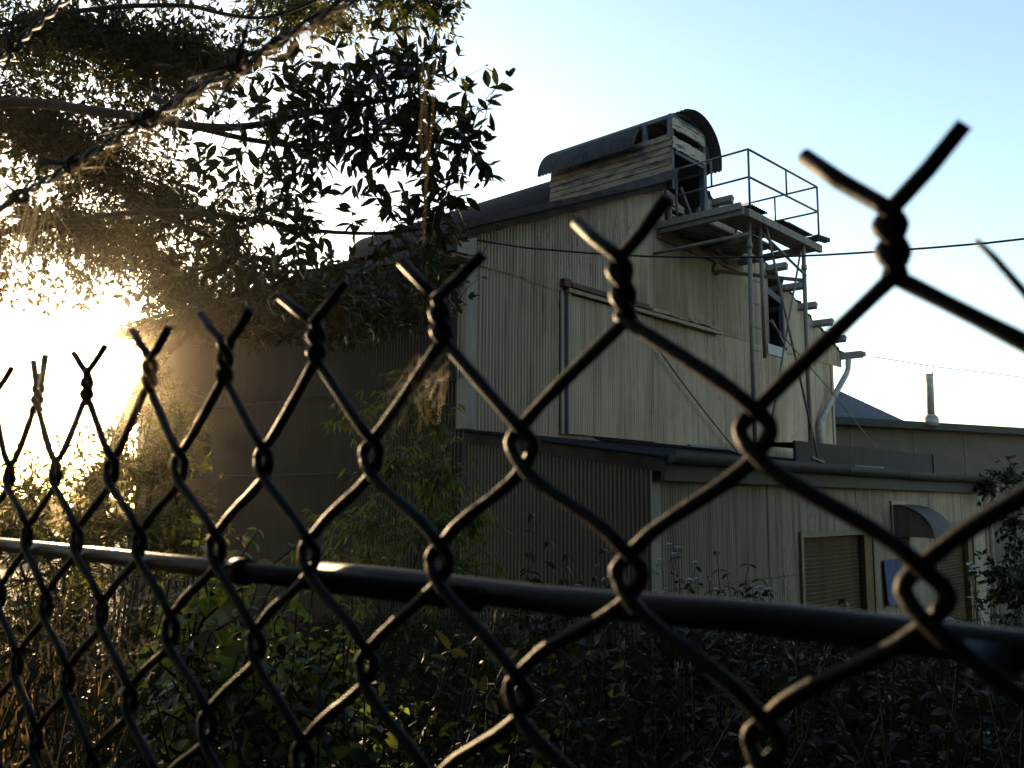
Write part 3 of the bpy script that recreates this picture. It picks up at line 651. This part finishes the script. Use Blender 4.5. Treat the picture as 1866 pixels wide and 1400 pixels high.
# tree with large leaves, its bough hanging in from the left
Dn = 4.6
T1 = thing('broad_leaved_tree', 'big leaved tree whose dark boughs hang in from the left before the sky', 'tree', (.9, 6.4, -1.6))
m = MB(); base = V(.75, 6.3, -1.8)
fork = V(.9, 6.3, 1.7)
limb(m, [base, V(.8,6.3,-.6), V(.85,6.25,.6), fork, V(.95, 6.3, 2.6)], .22, .16, 12); m.build('trunk', BARK, T1, True)
pts1 = [fork, atD(-80, 190, 6.3), atD(71, 186, 6.0), atD(168, 203, 5.6), atD(264, 214, 5.3), atD(357, 232, 5.0), atD(450, 233, 4.8), atD(540, 211, 4.7), atD(665, 190, 4.6), atD(760, 170, 4.5)]
pts2 = [atD(357, 232, 5.0), atD(450, 255, 4.9), atD(560, 270, 4.8), atD(700, 240, 4.6), atD(800, 260, 4.5), atD(850, 265, 4.5)]
pts3 = [fork+V(0,0,-.3), atD(60, 420, 6.0), atD(250, 380, 5.4), atD(450, 397, 5.0), atD(557, 421, 4.9), atD(700, 428, 4.8), atD(800, 412, 4.7)]
pts4 = [V(.95,6.3,2.5), atD(-60, 60, 6.6), atD(120, 20, 6.2), atD(330, 5, 5.9), atD(420, 30, 5.7), atD(500, 35, 5.5), atD(620, -20, 5.3)]
pts5 = [atD(250, 380, 5.4), atD(360, 420, 5.2), atD(450, 470, 5.1), atD(520, 520, 5.0), atD(600, 545, 5.0)]
LM = []
for pts, r0, r1 in ((pts1, .042, .008), (pts2, .018, .005), (pts3, .024, .005), (pts4, .024, .006), (pts5, .016, .005)):
    m = MB(); P = limb(m, pts, r0, r1); LM += P[len(P)//3:] if pts not in (pts2, pts5) else P; m.build('branch', BARK, T1, True)
tw = MB(); lv = Leaves()
blobs = [((700,140,4.5),(.42,.42,.25),60),((800,160,4.4),(.28,.3,.22),34),((620,230,4.6),(.45,.4,.25),60),((740,270,4.5),(.4,.4,.27),64),((820,250,4.5),(.2,.2,.22),20),((640,320,4.6),(.42,.4,.25),56),
         ((760,330,4.5),(.25,.25,.18),22),((520,170,4.8),(.35,.3,.22),34),((520,300,4.9),(.3,.3,.22),26),((560,400,4.9),(.28,.25,.12),18),((740,425,4.7),(.3,.3,.08),12),((560,110,4.8),(.25,.25,.18),16),
         ((480,430,5.0),(.3,.3,.15),18),((420,360,5.2),(.3,.3,.2),26),((480,500,5.0),(.4,.4,.2),36),((600,520,5.2),(.45,.4,.16),30),((720,530,5.4),(.4,.4,.16),22),((400,180,5.2),(.3,.3,.2),18),((560,560,5.2),(.5,.4,.16),34),((690,580,5.4),(.35,.35,.10),12)]
for (px, py, D), r, n in blobs:
    c = atD(px, py, D); r = tuple(1.22*k for k in r)
    for _ in range(int(n*.72)):
        tip = ell(c, r); root = nearest(LM, tip+rnd(.08)-(tip-c)*.0)
        if np.linalg.norm(root-tip) > .6: root = tip+(root-tip)*(.6/np.linalg.norm(root-tip))
        twigs(tw, lv, root, tip, rng.integers(5, 9), .098, .035, .003, .15, .85, 3, .4)
tw.build('twigs', BARK, T1, True); lv.build('crown', LEAFN, T1, True, .12, .3)

# small leaved tree behind, dense on the far left
T2 = thing('dense_tree', 'dense small leaved tree filling the upper left above the sun', 'tree', (1.2, 10.5, -2))
m = MB(); limb(m, [(1.2,10.6,-2.2), (1.25,10.5,0), (1.3,10.3,2), (1.5,10.0,4.5), (1.8,9.6,7)], .28, .08, 12); m.build('trunk', BARK, T2, True)
LM2 = []
for pts, r0, r1 in (([V(1.3,10.3,1.9), atD(-20, 215, 9.4), atD(60, 250, 9.0), atD(130, 300, 8.8), atD(260, 360, 8.6), atD(420, 420, 8.4)], .06, .012),
                    ([V(1.35,10.2,3.0), atD(0, 60, 9.4), atD(130, 40, 9.0), atD(260, 70, 8.8), atD(380, 110, 8.6)], .05, .01),
                    ([V(1.3,10.3,1.5), atD(0, 420, 9.6), atD(120, 400, 9.4), atD(220, 440, 9.0), atD(330, 520, 8.8)], .05, .01),
                    ([V(1.5,10,4.3), atD(80, -100, 9.3), atD(250, -60, 9.0), atD(450, -40, 8.6), atD(640, -10, 8.4), atD(760, 20, 8.2)], .05, .008)):
    m = MB(); P = limb(m, pts, r0, r1); LM2 += P; m.build('branch', BARK, T2, True)
tw = MB(); lv = Leaves()
bl2 = [((30,80,9.3),(.9,.9,.7),150),((140,90,9.1),(.8,.8,.6),140),((240,60,8.9),(.7,.7,.5),100),((60,200,9.2),(.9,.9,.6),140),((170,210,9),(.8,.8,.6),130),((310,90,8.8),(.5,.5,.5),60),((270,180,8.8),(.6,.6,.5),80),((60,330,9.2),(.9,.9,.5),80),
       ((180,340,9),(.8,.8,.5),90),((290,320,8.8),(.6,.6,.45),70),((330,420,8.6),(.6,.6,.35),60),((70,430,9.4),(.9,.9,.4),60),((210,430,9.1),(.8,.8,.4),60),((330,490,8.8),(.6,.6,.4),50),((420,500,8.4),(.6,.6,.4),45),((380,560,8.6),(.6,.6,.25),45),((60,525,9.4),(.7,.7,.2),40),((190,510,9.2),(.5,.5,.2),26),((300,540,9),(.4,.4,.25),30),
       ((350,120,8.7),(.5,.5,.4),40),((420,60,8.5),(.4,.4,.3),22),((500,330,8.6),(.5,.5,.5),22),((470,110,8.5),(.35,.35,.3),14)]
for (px, py, D), r, n in bl2:
    c = atD(px, py, D)
    for _ in range(int(n*1.5)):
        tip = ell(c, r); root = nearest(LM2, tip+rnd(.15))
        L = np.linalg.norm(root-tip)
        if L > .8: root = tip+(root-tip)*(.8/L)
        twigs(tw, lv, root, tip, rng.integers(10, 16), .095, .037, .005, .2, .9, 4, .15, 5)
tw.build('twigs', BARK, T2, True); lv.build('crown', LEAFF, T2, False, .15, .3)
# sunlit spray of a third tree at the top
T3 = thing('sunlit_tree', 'olive leaved tree whose top sprays catch the sun at the upper edge', 'tree', (1.0, 8.6, -2.0))
m = MB(); limb(m, [(1.0,8.6,-2.0), (1.0,8.6,1), (1.1,8.6,4.2), (2.2,8.0,5.6), atD(600, -160, 8.2)], .18, .05, 10); m.build('trunk', BARK, T3, True)
LM3 = []
for pts in ([atD(600, -160, 8.2), atD(650, -80, 7.8), atD(720, -20, 7.6), atD(800, 10, 7.4)], [atD(600, -160, 8.2), atD(560, -90, 8.0), atD(540, -10, 7.8), atD(600, 40, 7.7)], [atD(650, -80, 7.8), atD(760, -90, 7.5), atD(850, -50, 7.4)]):
    m = MB(); LM3 += limb(m, pts, .03, .006); m.build('branch', BARK, T3, True)
tw = MB(); lv = Leaves()
for (px, py, D), r, n in (((640,30,7.6),(.6,.6,.25),55),((740,20,7.5),(.5,.5,.3),60),((800,0,7.4),(.3,.3,.2),22),((560,30,7.8),(.5,.5,.25),40),((680,-40,7.6),(.8,.8,.3),60),((480,60,7.9),(.5,.5,.25),26),((430,10,8),(.5,.5,.25),24)):
    c = atD(px, py, D)
    for _ in range(n):
        tip = ell(c, r); root = nearest(LM3, tip+rnd(.1)); L = np.linalg.norm(root-tip)
        if L > .55: root = tip+(root-tip)*(.55/L)
        twigs(tw, lv, root, tip, rng.integers(8, 13), .085, .030, .004, .3, .8, 4, .2, 5)
tw.build('twigs', BARK, T3, True); lv.build('crown', LEAFY, T3, False, .15, .3)
# leafy boughs hanging against the shed's eave
T4 = thing('overhanging_tree', 'dark tree whose hanging leaves screen the shed eave and side wall', 'tree', (3.4, 8.2, -2.6))
m = MB(); limb(m, [(3.3,8.6,-2.8), (3.5,8.5,-.5), (3.8,8.2,1.2), atD(400, 560, 8.0)], .10, .035, 10); m.build('trunk', BARK, T4, True)
LM4 = []
for pts in ([atD(400, 560, 8), atD(480, 540, 7.6), atD(580, 545, 7.2), atD(700, 575, 7), atD(800, 600, 6.8)], [atD(400, 560, 8), atD(470, 500, 7.6), atD(600, 490, 7.4), atD(760, 480, 7.1)], [atD(400, 560, 8), atD(430, 620, 7.5), atD(520, 610, 7.2), atD(640, 620, 7)]):
    m = MB(); LM4 += limb(m, pts, .025, .005); m.build('branch', BARK, T4, True)
tw = MB(); lv = Leaves()
for (px, py, D), r, n in (((450,540,7.6),(.7,.7,.3),80),((560,530,7.3),(.6,.6,.3),80),((660,530,7.1),(.6,.6,.3),70),((770,510,6.9),(.45,.45,.25),40),((500,585,7.3),(.5,.5,.15),30),((580,600,7.2),(.6,.6,.14),30),((700,590,6.9),(.5,.5,.14),26),((420,590,7.6),(.4,.4,.14),14),((800,440,7.0),(.22,.22,.16),14),((830,400,7),(.12,.12,.1),6),((360,570,8.1),(.35,.35,.2),26),((300,600,8.4),(.3,.3,.16),26),((250,610,8.8),(.25,.25,.12),16),((420,620,7.6),(.35,.35,.14),20)):
    c = atD(px, py, D)
    for _ in range(n):
        tip = ell(c, r); root = nearest(LM4, tip+rnd(.1)); L = np.linalg.norm(root-tip)
        if L > .5: root = tip+(root-tip)*(.5/L)
        twigs(tw, lv, root, tip, rng.integers(7, 12), .09, .036, .0035, .4, .8, 4, .25, 5)
tw.build('twigs', BARK, T4, True); lv.build('crown', LEAFF, T4, False, .15, .3)

def bush(name, label, cat, base, h, blobs, ll, wl, mat, droop=.4, group=None, stems=9, fine=False, nl=(8, 14)):
    t = thing(name, label, cat, base, group); tw = MB(); lv = Leaves(); base = V(*base); heads = []
    for (c, r, n) in blobs:
        c = V(*c)
        P = curve(base+rnd(.06)*V(1,1,0), c, 8, 0, .05); tw.tube(P, .014, 5, False, .005); P = P[3:]
        for _ in range(n):
            tip = ell(c, r); root = nearest(P, tip+rnd(.05)); L = np.linalg.norm(root-tip)
            if L > .5: root = tip+(root-tip)*(.5/L)
            twigs(tw, lv, root, tip, rng.integers(*nl), ll, wl, .003, droop, .8, 3, .15, 5)
    tw.build('stem', STEM, t, True); lv.build('foliage', mat, t, fine, .2, .3); return t
B = lambda px, py, D: atD(px, py, D)
bush('tall_shrub', 'tall light green shrub with drooping narrow leaves beside the shed corner', 'shrub', (*B(760, 1080, 6.6)[:2], -2.7), 3.4,
     [(B(650,760,6.4),(.25,.25,.2),16),(B(740,730,6.3),(.35,.35,.22),26),(B(800,760,6.2),(.25,.25,.25),20),(B(720,850,6.2),(.35,.35,.28),30),(B(800,860,6.1),(.3,.3,.3),34),(B(660,960,6.1),(.45,.45,.3),40),(B(780,960,6),(.4,.4,.3),44),(B(860,950,6),(.25,.25,.25),22),(B(640,1040,5.8),(.5,.5,.3),40),(B(820,1040,5.8),(.4,.4,.25),36)], .085, .02, LEAFB, .9)
bush('tall_weed_clump', 'tall tangled weeds glowing in the low sun at the left', 'weeds', (1.6, 3.9, -1.75), 1.8,
     [(B(60,900,4.2),(.4,.4,.3),60),(B(180,880,4.4),(.4,.4,.3),70),(B(280,870,4.8),(.3,.3,.3),60),(B(330,930,4.8),(.25,.25,.3),50),(B(240,960,4),(.4,.4,.25),60),(B(120,1010,3.4),(.35,.35,.25),50),(B(20,980,3.6),(.4,.4,.3),50),(B(300,1000,4.4),(.4,.4,.2),50),(B(215,790,4.8),(.22,.22,.2),22),(B(320,800,5),(.2,.2,.2),20),(B(290,690,7),(.28,.28,.25),40),(B(330,760,6.6),(.25,.25,.28),45),(B(260,760,6.6),(.25,.25,.25),40),(B(300,850,6),(.3,.3,.25),50),(B(225,840,6),(.25,.25,.22),36)], .05, .016, LEAFY, .2)
# plants with paired leaves
def leafy_stem(tw, lv, root, tip, pairs, ll, wl, droop, bend=.1, r=.004, start=.3):
    P = curve(root, tip, 9, -bend*0, .03); tw.tube(P, r, 5, False, r*.4)
    for i in range(pairs):
        t = start+(1-start)*i/max(1, pairs-1); x = min(t, .999)*8; k = int(x); p = P[k]*(1-(x-k))+P[k+1]*(x-k); dv = nrm(P[k+1]-P[k])
        a = i*PI/2+rng.uniform(-.3, .3); e1 = nrm(np.cross(dv, (.3,.5,.8))); e2 = np.cross(dv, e1); o = e1*math.cos(a)+e2*math.sin(a)
        s = ll*(1.1-.55*max(0, t-.6)/.4)*rng.uniform(.85, 1.1)
        for sg in (1, -1):
            dl = nrm(o*sg+dv*.25+V(0,0,-droop*rng.uniform(.2, 1.1))); lv.add(p, dl, nrm(dv*.6+V(0,0,.3)+rnd(.45)), s, 1.15*wl*s/ll)
def stems_plant(name, label, base, tips, pairs, ll, wl, mat, droop, D, group=None, curl=.35, start=.70):
    b = B(base[0], base[1], D); b = V(b[0], b[1], gz(b[0], b[1])); t = thing(name, label, 'plant', b, group); tw = MB(); lv = Leaves()
    for (px, py, dD) in tips:
        tip = B(px, py, D+dD); root = b+(tip-b)*V(.5,.5,0)+rnd(.03)*V(1,1,0)
        leafy_stem(tw, lv, root, tip, pairs, ll, wl, droop, start=start)
        for _ in range(6): q2 = root+(tip-root)*rng.uniform(.65, .88); leafy_stem(tw, lv, q2, q2+V(rng.normal(0,.11), rng.normal(0,.11), rng.uniform(.08,.22)), 5, ll*.9, wl*.9, droop, start=.4)
    tw.build('stem', STEM, t, True); lv.build('leaves', mat, t, True, curl, .35); return t
stems_plant('sunlit_shrub', 'young shrub at the left with leaf edges rimmed by sunlight', (420, 1250), [(372,948,0),(350,985,.1),(335,1040,.0),(395,1010,.1),(440,1070,-.1)], 9, .052, .024, LEAFS, .5, 1.9)
stems_plant('sunlit_shrub', 'leafy shrub under the rail with a few glowing leaves', (560, 1330), [(470,1060,0),(570,1072,.1),(540,1110,-.1),(620,1100,.2),(500,1140,0),(640,1160,0)], 9, .056, .026, LEAFS, .5, 1.9)
stems_plant('arched_leaf_plant', 'dark plant with arched pointed leaves before the lean-to end wall', (1030, 1200), [(968,935,0),(1000,985,.1),(1035,1010,0),(1100,1000,.2),(1085,1050,0)], 10, .10, .034, LEAFD, .9, 4.0)
stems_plant('leafy_weed', 'upright weed with tiers of leaves against the grey wall', (1320, 1200), [(1305,1003,0),(1325,1045,.1),(1290,1050,.1),(1345,1075,0)], 10, .085, .03, LEAFD, .7, 4.1)
stems_plant('leafy_weed', 'weed with drooping tiers right of the tallest weed', (1370, 1220), [(1365,1028,0),(1385,1055,.1),(1405,1075,0),(1345,1090,0)], 9, .085, .03, LEAFD, .8, 4.3)
stems_plant('leafy_weed', 'short broad leaved weed in front of the first shutter', (1535, 1230), [(1540,1092,0),(1520,1110,.1),(1560,1112,0)], 4, .10, .045, LEAFD, .9, 3.8)
def flower_plant(label, base, heads, D):
    b = B(base[0], base[1], D); b = V(b[0], b[1], gz(b[0], b[1])); t = thing('flowering_weed', label, 'flowering weed', b, 'white flowered weeds'); tw = MB(); lv = Leaves()
    for (px, py, rad) in heads:
        c = B(px, py, D+rng.uniform(-.15, .15)); root = b+(c-b)*V(.6,.6,0)
        leafy_stem(tw, lv, root, c-V(0,0,.015), 7, .06, .032, .5, start=.72, r=.003)
        for _ in range(5): q2 = root+(c-root)*rng.uniform(.66, .86); leafy_stem(tw, lv, q2, q2+V(rng.normal(0,.10), rng.normal(0,.10), rng.uniform(.06,.16)), 5, .075, .036, .5, start=.2)
        m = MB()
        for k in range(16):
            u = rng.normal(0, 1, 3); u[2] = abs(u[2]); u = nrm(u)*V(1,1,.5)*rad*D/FPX*rng.uniform(.5, 1); r_ = rad*D/FPX*.28; p = c+u
            m.add([p+V(r_,0,0), p+V(0,r_,0), p+V(-r_,0,0), p+V(0,-r_,0), p+V(0,0,r_), p+V(0,0,-r_)], [(0,1,4),(1,2,4),(2,3,4),(3,0,4),(1,0,5),(2,1,5),(3,2,5),(0,3,5)])
        m.build('flower_head', FLOWER, t, True)
    tw.build('stem', STEM, t, True); lv.build('leaves', LEAFD, t, True, .3, .3)
flower_plant('white flowered weed in front of the lean-to corner', (1230, 1200), [(1221,993,7),(1235,998,6),(1229,1010,6),(1205,1021,7),(1192,1036,5),(1240,1055,5),(1212,1080,6),(1192,1078,6)], 4.0)
flower_plant('white flowered weed between the tiers of weeds', (1290, 1210), [(1268,1026,6),(1258,1058,8),(1272,1056,6),(1305,1076,7),(1315,1085,6),(1332,1097,8)], 4.0)
flower_plant('low white flowered weed left of the first shutter', (1400, 1210), [(1383,1072,8),(1400,1075,9),(1356,1097,6),(1440,1110,6)], 3.9)
flower_plant('tall white flowered weed by the second shutter', (1770, 1230), [(1768,1030,8),(1779,1036,9),(1772,1042,7),(1805,1073,8),(1786,1104,8),(1730,1130,9)], 3.8)
flower_plant('white flowered weed beside the rail near the lean-to end wall', (1110, 1240), [(1118,1036,6),(1108,1052,5),(1052,1068,6)], 3.8)
flower_plant('low white flowered weed by the pale boards', (1800, 1400), [(1800,1338,8),(1818,1330,7),(1790,1345,7),(1728,1370,8),(1830,1322,6)], 3.4)
# vine on the neighbour's wall
bush('wall_vine', 'straggling dark creeper on the neighbouring building at the right edge', 'creeper', (*B(1840, 1150, 15)[:2], -2.7), 3,
     [(B(1845,870,15),(.4,.4,.45),26),(B(1800,890,15),(.3,.3,.25),14),(B(1850,960,14.5),(.4,.4,.6),30),(B(1830,1050,14),(.5,.5,.5),40),(B(1875,1080,13),(.5,.5,.6),40)], .12, .06, LEAFN, .3)
# boards lying in the weeds, bottom right
for i, (pa, pb, w, lab) in enumerate((((1785,1312),(1880,1298),.16,'pale grey board lying in the weeds, bottom right'), ((1835,1240),(1900,1262),.13,'bluish board behind the others near the right edge'), ((1790,1345),(1890,1350),.14,'nearest pale board half hidden by weeds'))):
    D = 4.4-.25*i; p = B(*pa, D); q2 = B(*pb, D+.3); m = MB(); m.beam(p, q2, w, .03, (.1, -.2, 1)); tag(m.build('loose_board', BLUEB), lab, 'board', 'boards lying in the weeds')
# ------------------------------------------------------------------ undergrowth, grass (nobody could count it)
lv = Leaves(); tw = MB()
def height(x, y):
    return .75+.35*math.sin(x*1.9+.5)*math.sin(y*1.6+1)+.25*math.sin(x*4.1+y*3.3)
n = 0
lv2 = Leaves()
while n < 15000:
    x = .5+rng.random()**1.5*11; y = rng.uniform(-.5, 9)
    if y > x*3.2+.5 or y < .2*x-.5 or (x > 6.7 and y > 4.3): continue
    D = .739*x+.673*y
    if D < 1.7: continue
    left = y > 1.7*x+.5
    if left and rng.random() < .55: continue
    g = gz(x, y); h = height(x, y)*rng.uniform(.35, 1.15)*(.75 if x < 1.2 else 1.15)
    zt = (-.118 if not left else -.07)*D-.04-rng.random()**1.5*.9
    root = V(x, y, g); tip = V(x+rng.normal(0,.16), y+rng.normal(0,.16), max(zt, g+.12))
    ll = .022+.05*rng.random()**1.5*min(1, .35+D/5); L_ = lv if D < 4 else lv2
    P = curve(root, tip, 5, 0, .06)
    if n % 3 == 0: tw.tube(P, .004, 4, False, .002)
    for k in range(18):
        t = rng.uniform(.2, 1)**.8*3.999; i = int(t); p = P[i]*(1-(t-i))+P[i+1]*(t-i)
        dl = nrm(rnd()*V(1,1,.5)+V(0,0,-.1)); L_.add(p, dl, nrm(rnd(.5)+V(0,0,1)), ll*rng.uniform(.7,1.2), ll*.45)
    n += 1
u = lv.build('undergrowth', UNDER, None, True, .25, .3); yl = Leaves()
for k in range(26):
    px, py, D = rng.uniform(250, 1750), rng.uniform(1130, 1390), rng.uniform(2.2, 4.5); yl.add(atD(px, py, D), rnd(), rnd(.5)+V(-.4,-.4,.5), .045, .028)
yl.build('yellow_leaves', leafmat('yellowing leaf', (.07,.05,.008), (.12,.08,.012), (.2,.14,.015), .5, .3), u, True, .3, .3)
tag(u, 'dark mass of weeds filling the yard between fence and sheds', 'undergrowth', kind='stuff')
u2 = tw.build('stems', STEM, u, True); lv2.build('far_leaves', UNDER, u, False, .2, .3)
def grass(name, label, n, region, h, mat):
    vs = []; ts = []
    for _ in range(n):
        x, y = region(); g = gz(x, y); L = h(x, y)*rng.uniform(.5, 1.1); a = rng.uniform(0, 2*PI); w = rng.uniform(.0015, .004)
        ld = V(math.cos(a), math.sin(a), 0)*L*rng.uniform(.1, .55); sd = V(-math.sin(a), math.cos(a), 0)*w
        b = len(vs)
        for t in (0, .4, .75): c = V(x, y, g)+ld*t*t+V(0,0,L*t*(1-.12*t)); vs += [c-sd*(1-t*.6), c+sd*(1-t*.6)]
        vs.append(V(x, y, g)+ld+V(0,0,L*.86)); ts += [(b,b+1,b+3),(b,b+3,b+2),(b+2,b+3,b+5),(b+2,b+5,b+4),(b+4,b+5,b+6)]
    return tag(tri_mesh(name, vs, ts, mat), label, 'grass', kind='stuff')
def reg():
    while True:
        x = rng.uniform(.4, 4.2); y = rng.uniform(1.2, 9)
        if y > 1.6*x+.6 and y < 4.5*x+2.6: return x, y
def hg(x, y):
    D = .739*x+.673*y; return max(.3, min(1.75, 1.45-.02*D+.25*math.sin(x*3+y*2)))
grass('dry_grass', 'long dry golden grass backlit by the sun at the left', 7000, reg, hg, DRYG)
# ------------------------------------------------------------------ cobwebs
def web(label, strands, r):
    m = MB()
    for (a, b, sag) in strands: m.tube(curve(a, b, 6, sag, .015), r, 3, False)
    return tag(m.build('cobweb', WEB), label, 'cobweb', 'cobwebs on the wires')
def wires(px, py, X, n, w, h, fall):
    out = []
    for _ in range(n):
        a = atX(px+rng.uniform(-w, w), py+rng.uniform(-h, h), X+rng.uniform(-.004, .004)); b = atX(px+rng.uniform(-w, w), py+rng.uniform(0, fall), X+rng.uniform(-.01, .01)); out.append((a, b, rng.uniform(0, .01)))
    return out
st = []
for k in range(34):
    a = atX(rng.uniform(0, 90), rng.uniform(350, 400), .198+rng.uniform(-.003, .003)); b = atX(rng.uniform(-20, 75), rng.uniform(480, 640), .2+rng.uniform(-.02, .02)); st.append((a, b, 0))
for k in range(40):
    a = atX(rng.uniform(-10, 130), 385-.59*rng.uniform(0, 130)+rng.uniform(-6, 30), .198); b = a+V(rng.normal(0,.004), rng.normal(0,.02), rng.normal(0,.010)); st.append((a, b, 0))
web('bright tangle of cobweb hanging from the barbed wire at the left edge', st, .00009)
st = []
for k in range(200):
    x = rng.uniform(40, 640); y = 380-.594*x+rng.uniform(2, 22); a = atX(x, y, .198+rng.uniform(-.002,.002)); b = a+V(rng.normal(0,.003), rng.normal(0,.016), rng.normal(-.001,.005)); st.append((a, b, .001))
web('dusty web wrapped along the barbed wire', st, .0001)
web('loose cobweb under the third knuckle of the fence', [(atX(790+rng.uniform(-45,30), 655+rng.uniform(-12,40), .198+rng.uniform(-.003,.003)), atX(750+rng.uniform(-60,60), 720+rng.uniform(-40,70), .2+rng.uniform(-.008,.008)), .001) for _ in range(45)], .00005)
web('fine threads hanging before the large leaved bough', [(atX(770+rng.uniform(-14,14), 120+rng.uniform(-100,40), .22), atX(772+rng.uniform(-22,22), 300+rng.uniform(-60,140), .22), 0) for _ in range(4)], .00006)
web('wisps of cobweb low on the left of the fence', [(atX(x_, y_, .2), atX(x_+rng.normal(0,22), y_+rng.uniform(-10,50), .2), .001) for x_, y_ in [(rng.uniform(60,260), rng.uniform(1080,1240)) for _ in range(90)]], .00006)

# far wood beyond the sheds, plus unseen foliage added to block sky light
lv = Leaves(); bx = Leaves()
for k in range(5000):
    a = rng.uniform(-.35, 1.9); D = rng.uniform(60, 75); h = 3.5+2.0*math.sin(a*9)+1.5*math.sin(a*23)+1.0*math.sin(a*51)
    p = V(D*math.cos(a), D*math.sin(a), -2.8+rng.random()**.6*(h+1.0)); lv.add(p, rnd(), rnd(), rng.uniform(.7, 1.4), .9)
for k in range(22000):  # unseen leaf belt behind the camera, added to block low sky light
    a = rng.uniform(2.2, 6.05); D = rng.uniform(6, 10); h = 11+1.5*math.sin(a*9)+1.0*math.sin(a*23)
    p = V(D*math.cos(a), D*math.sin(a), -1.8+rng.random()**.8*h); lv.add(p, rnd(), rnd(), rng.uniform(.4, .8), .5)
for k in range(9000):  # unseen canopy overhead, added to darken the fence and yard
    x = rng.uniform(-6, 5.5); y = rng.uniform(-7, .2*max(x, 0)-1.2)
    p = V(x, y, rng.uniform(5.2, 7.5)); lv.add(p, rnd(), rnd(.5)+V(0,0,1), rng.uniform(.35, .7), .42)
far = lv.build('far_wood_and_shade_foliage', LEAFF, None, False); tag(far, 'low line of trees beyond the sheds, with unseen foliage added to shade the yard', 'wood', kind='stuff')

# ------------------------------------------------------------------ light and air
EL, AZ_ = math.asin(.1210), math.atan2(.36797, .92193)
sd = V(math.sin(AZ_)*math.cos(EL), math.cos(AZ_)*math.cos(EL), math.sin(EL))
sun = bpy.data.lights.new('sun', 'SUN'); sun.energy = 4.2; sun.angle = math.radians(.5); sun.color = (1, .68, .34)
so = bpy.data.objects.new('sun', sun); COL.objects.link(so); so.rotation_euler = Vector(-sd).to_track_quat('-Z', 'Y').to_euler()
W = bpy.data.worlds.new('World'); S.world = W; W.use_nodes = True; nt = W.node_tree
sk = nt.nodes.new('ShaderNodeTexSky'); sk.sky_type = 'NISHITA'; sk.sun_disc = False; sk.sun_elevation = EL; sk.sun_rotation = AZ_
sk.air_density = 1.0; sk.dust_density = .8; sk.ozone_density = 1.0
bg = nt.nodes['Background']; bg.inputs[1].default_value = .12; nt.links.new(sk.outputs[0], bg.inputs[0])
HAZE = True
if HAZE:  # volume added to spread a lens-like glow and golden veil around the sun
    m = MB(); m.box((-270, -270, -4.2), (270, 270, 12)); hz = m.build('haze', None); hm, hn, N, L, b = nodes('haze air'); N.remove(b)
    pv = N.new('ShaderNodeVolumePrincipled'); pv.inputs['Color'].default_value = (1, .88, .68, 1); pv.inputs['Density'].default_value = .0008; pv.inputs['Anisotropy'].default_value = .98
    L.new(pv.outputs[0], N['Material Output'].inputs['Volume']); hz.data.materials.append(hm); hz['kind'] = 'stuff'
    tag(hz, 'thin golden haze added to give the sun a bloom-like glow', 'haze', kind='stuff')
vs_ = S.view_settings; S.display_settings.display_device = 'sRGB'; vs_.view_transform = 'Standard'; vs_.look = 'None'; vs_.exposure = 1.95; vs_.gamma = 1; vs_.use_curve_mapping = False; vs_.use_white_balance = True; vs_.white_balance_temperature = 6100; vs_.white_balance_tint = 10
cy = S.cycles; cy.use_denoising = True; cy.max_bounces = 6; cy.diffuse_bounces = 3; cy.glossy_bounces = 2; cy.transmission_bounces = 3; cy.volume_bounces = 0; cy.transparent_max_bounces = 4
cy.sample_clamp_indirect = 6
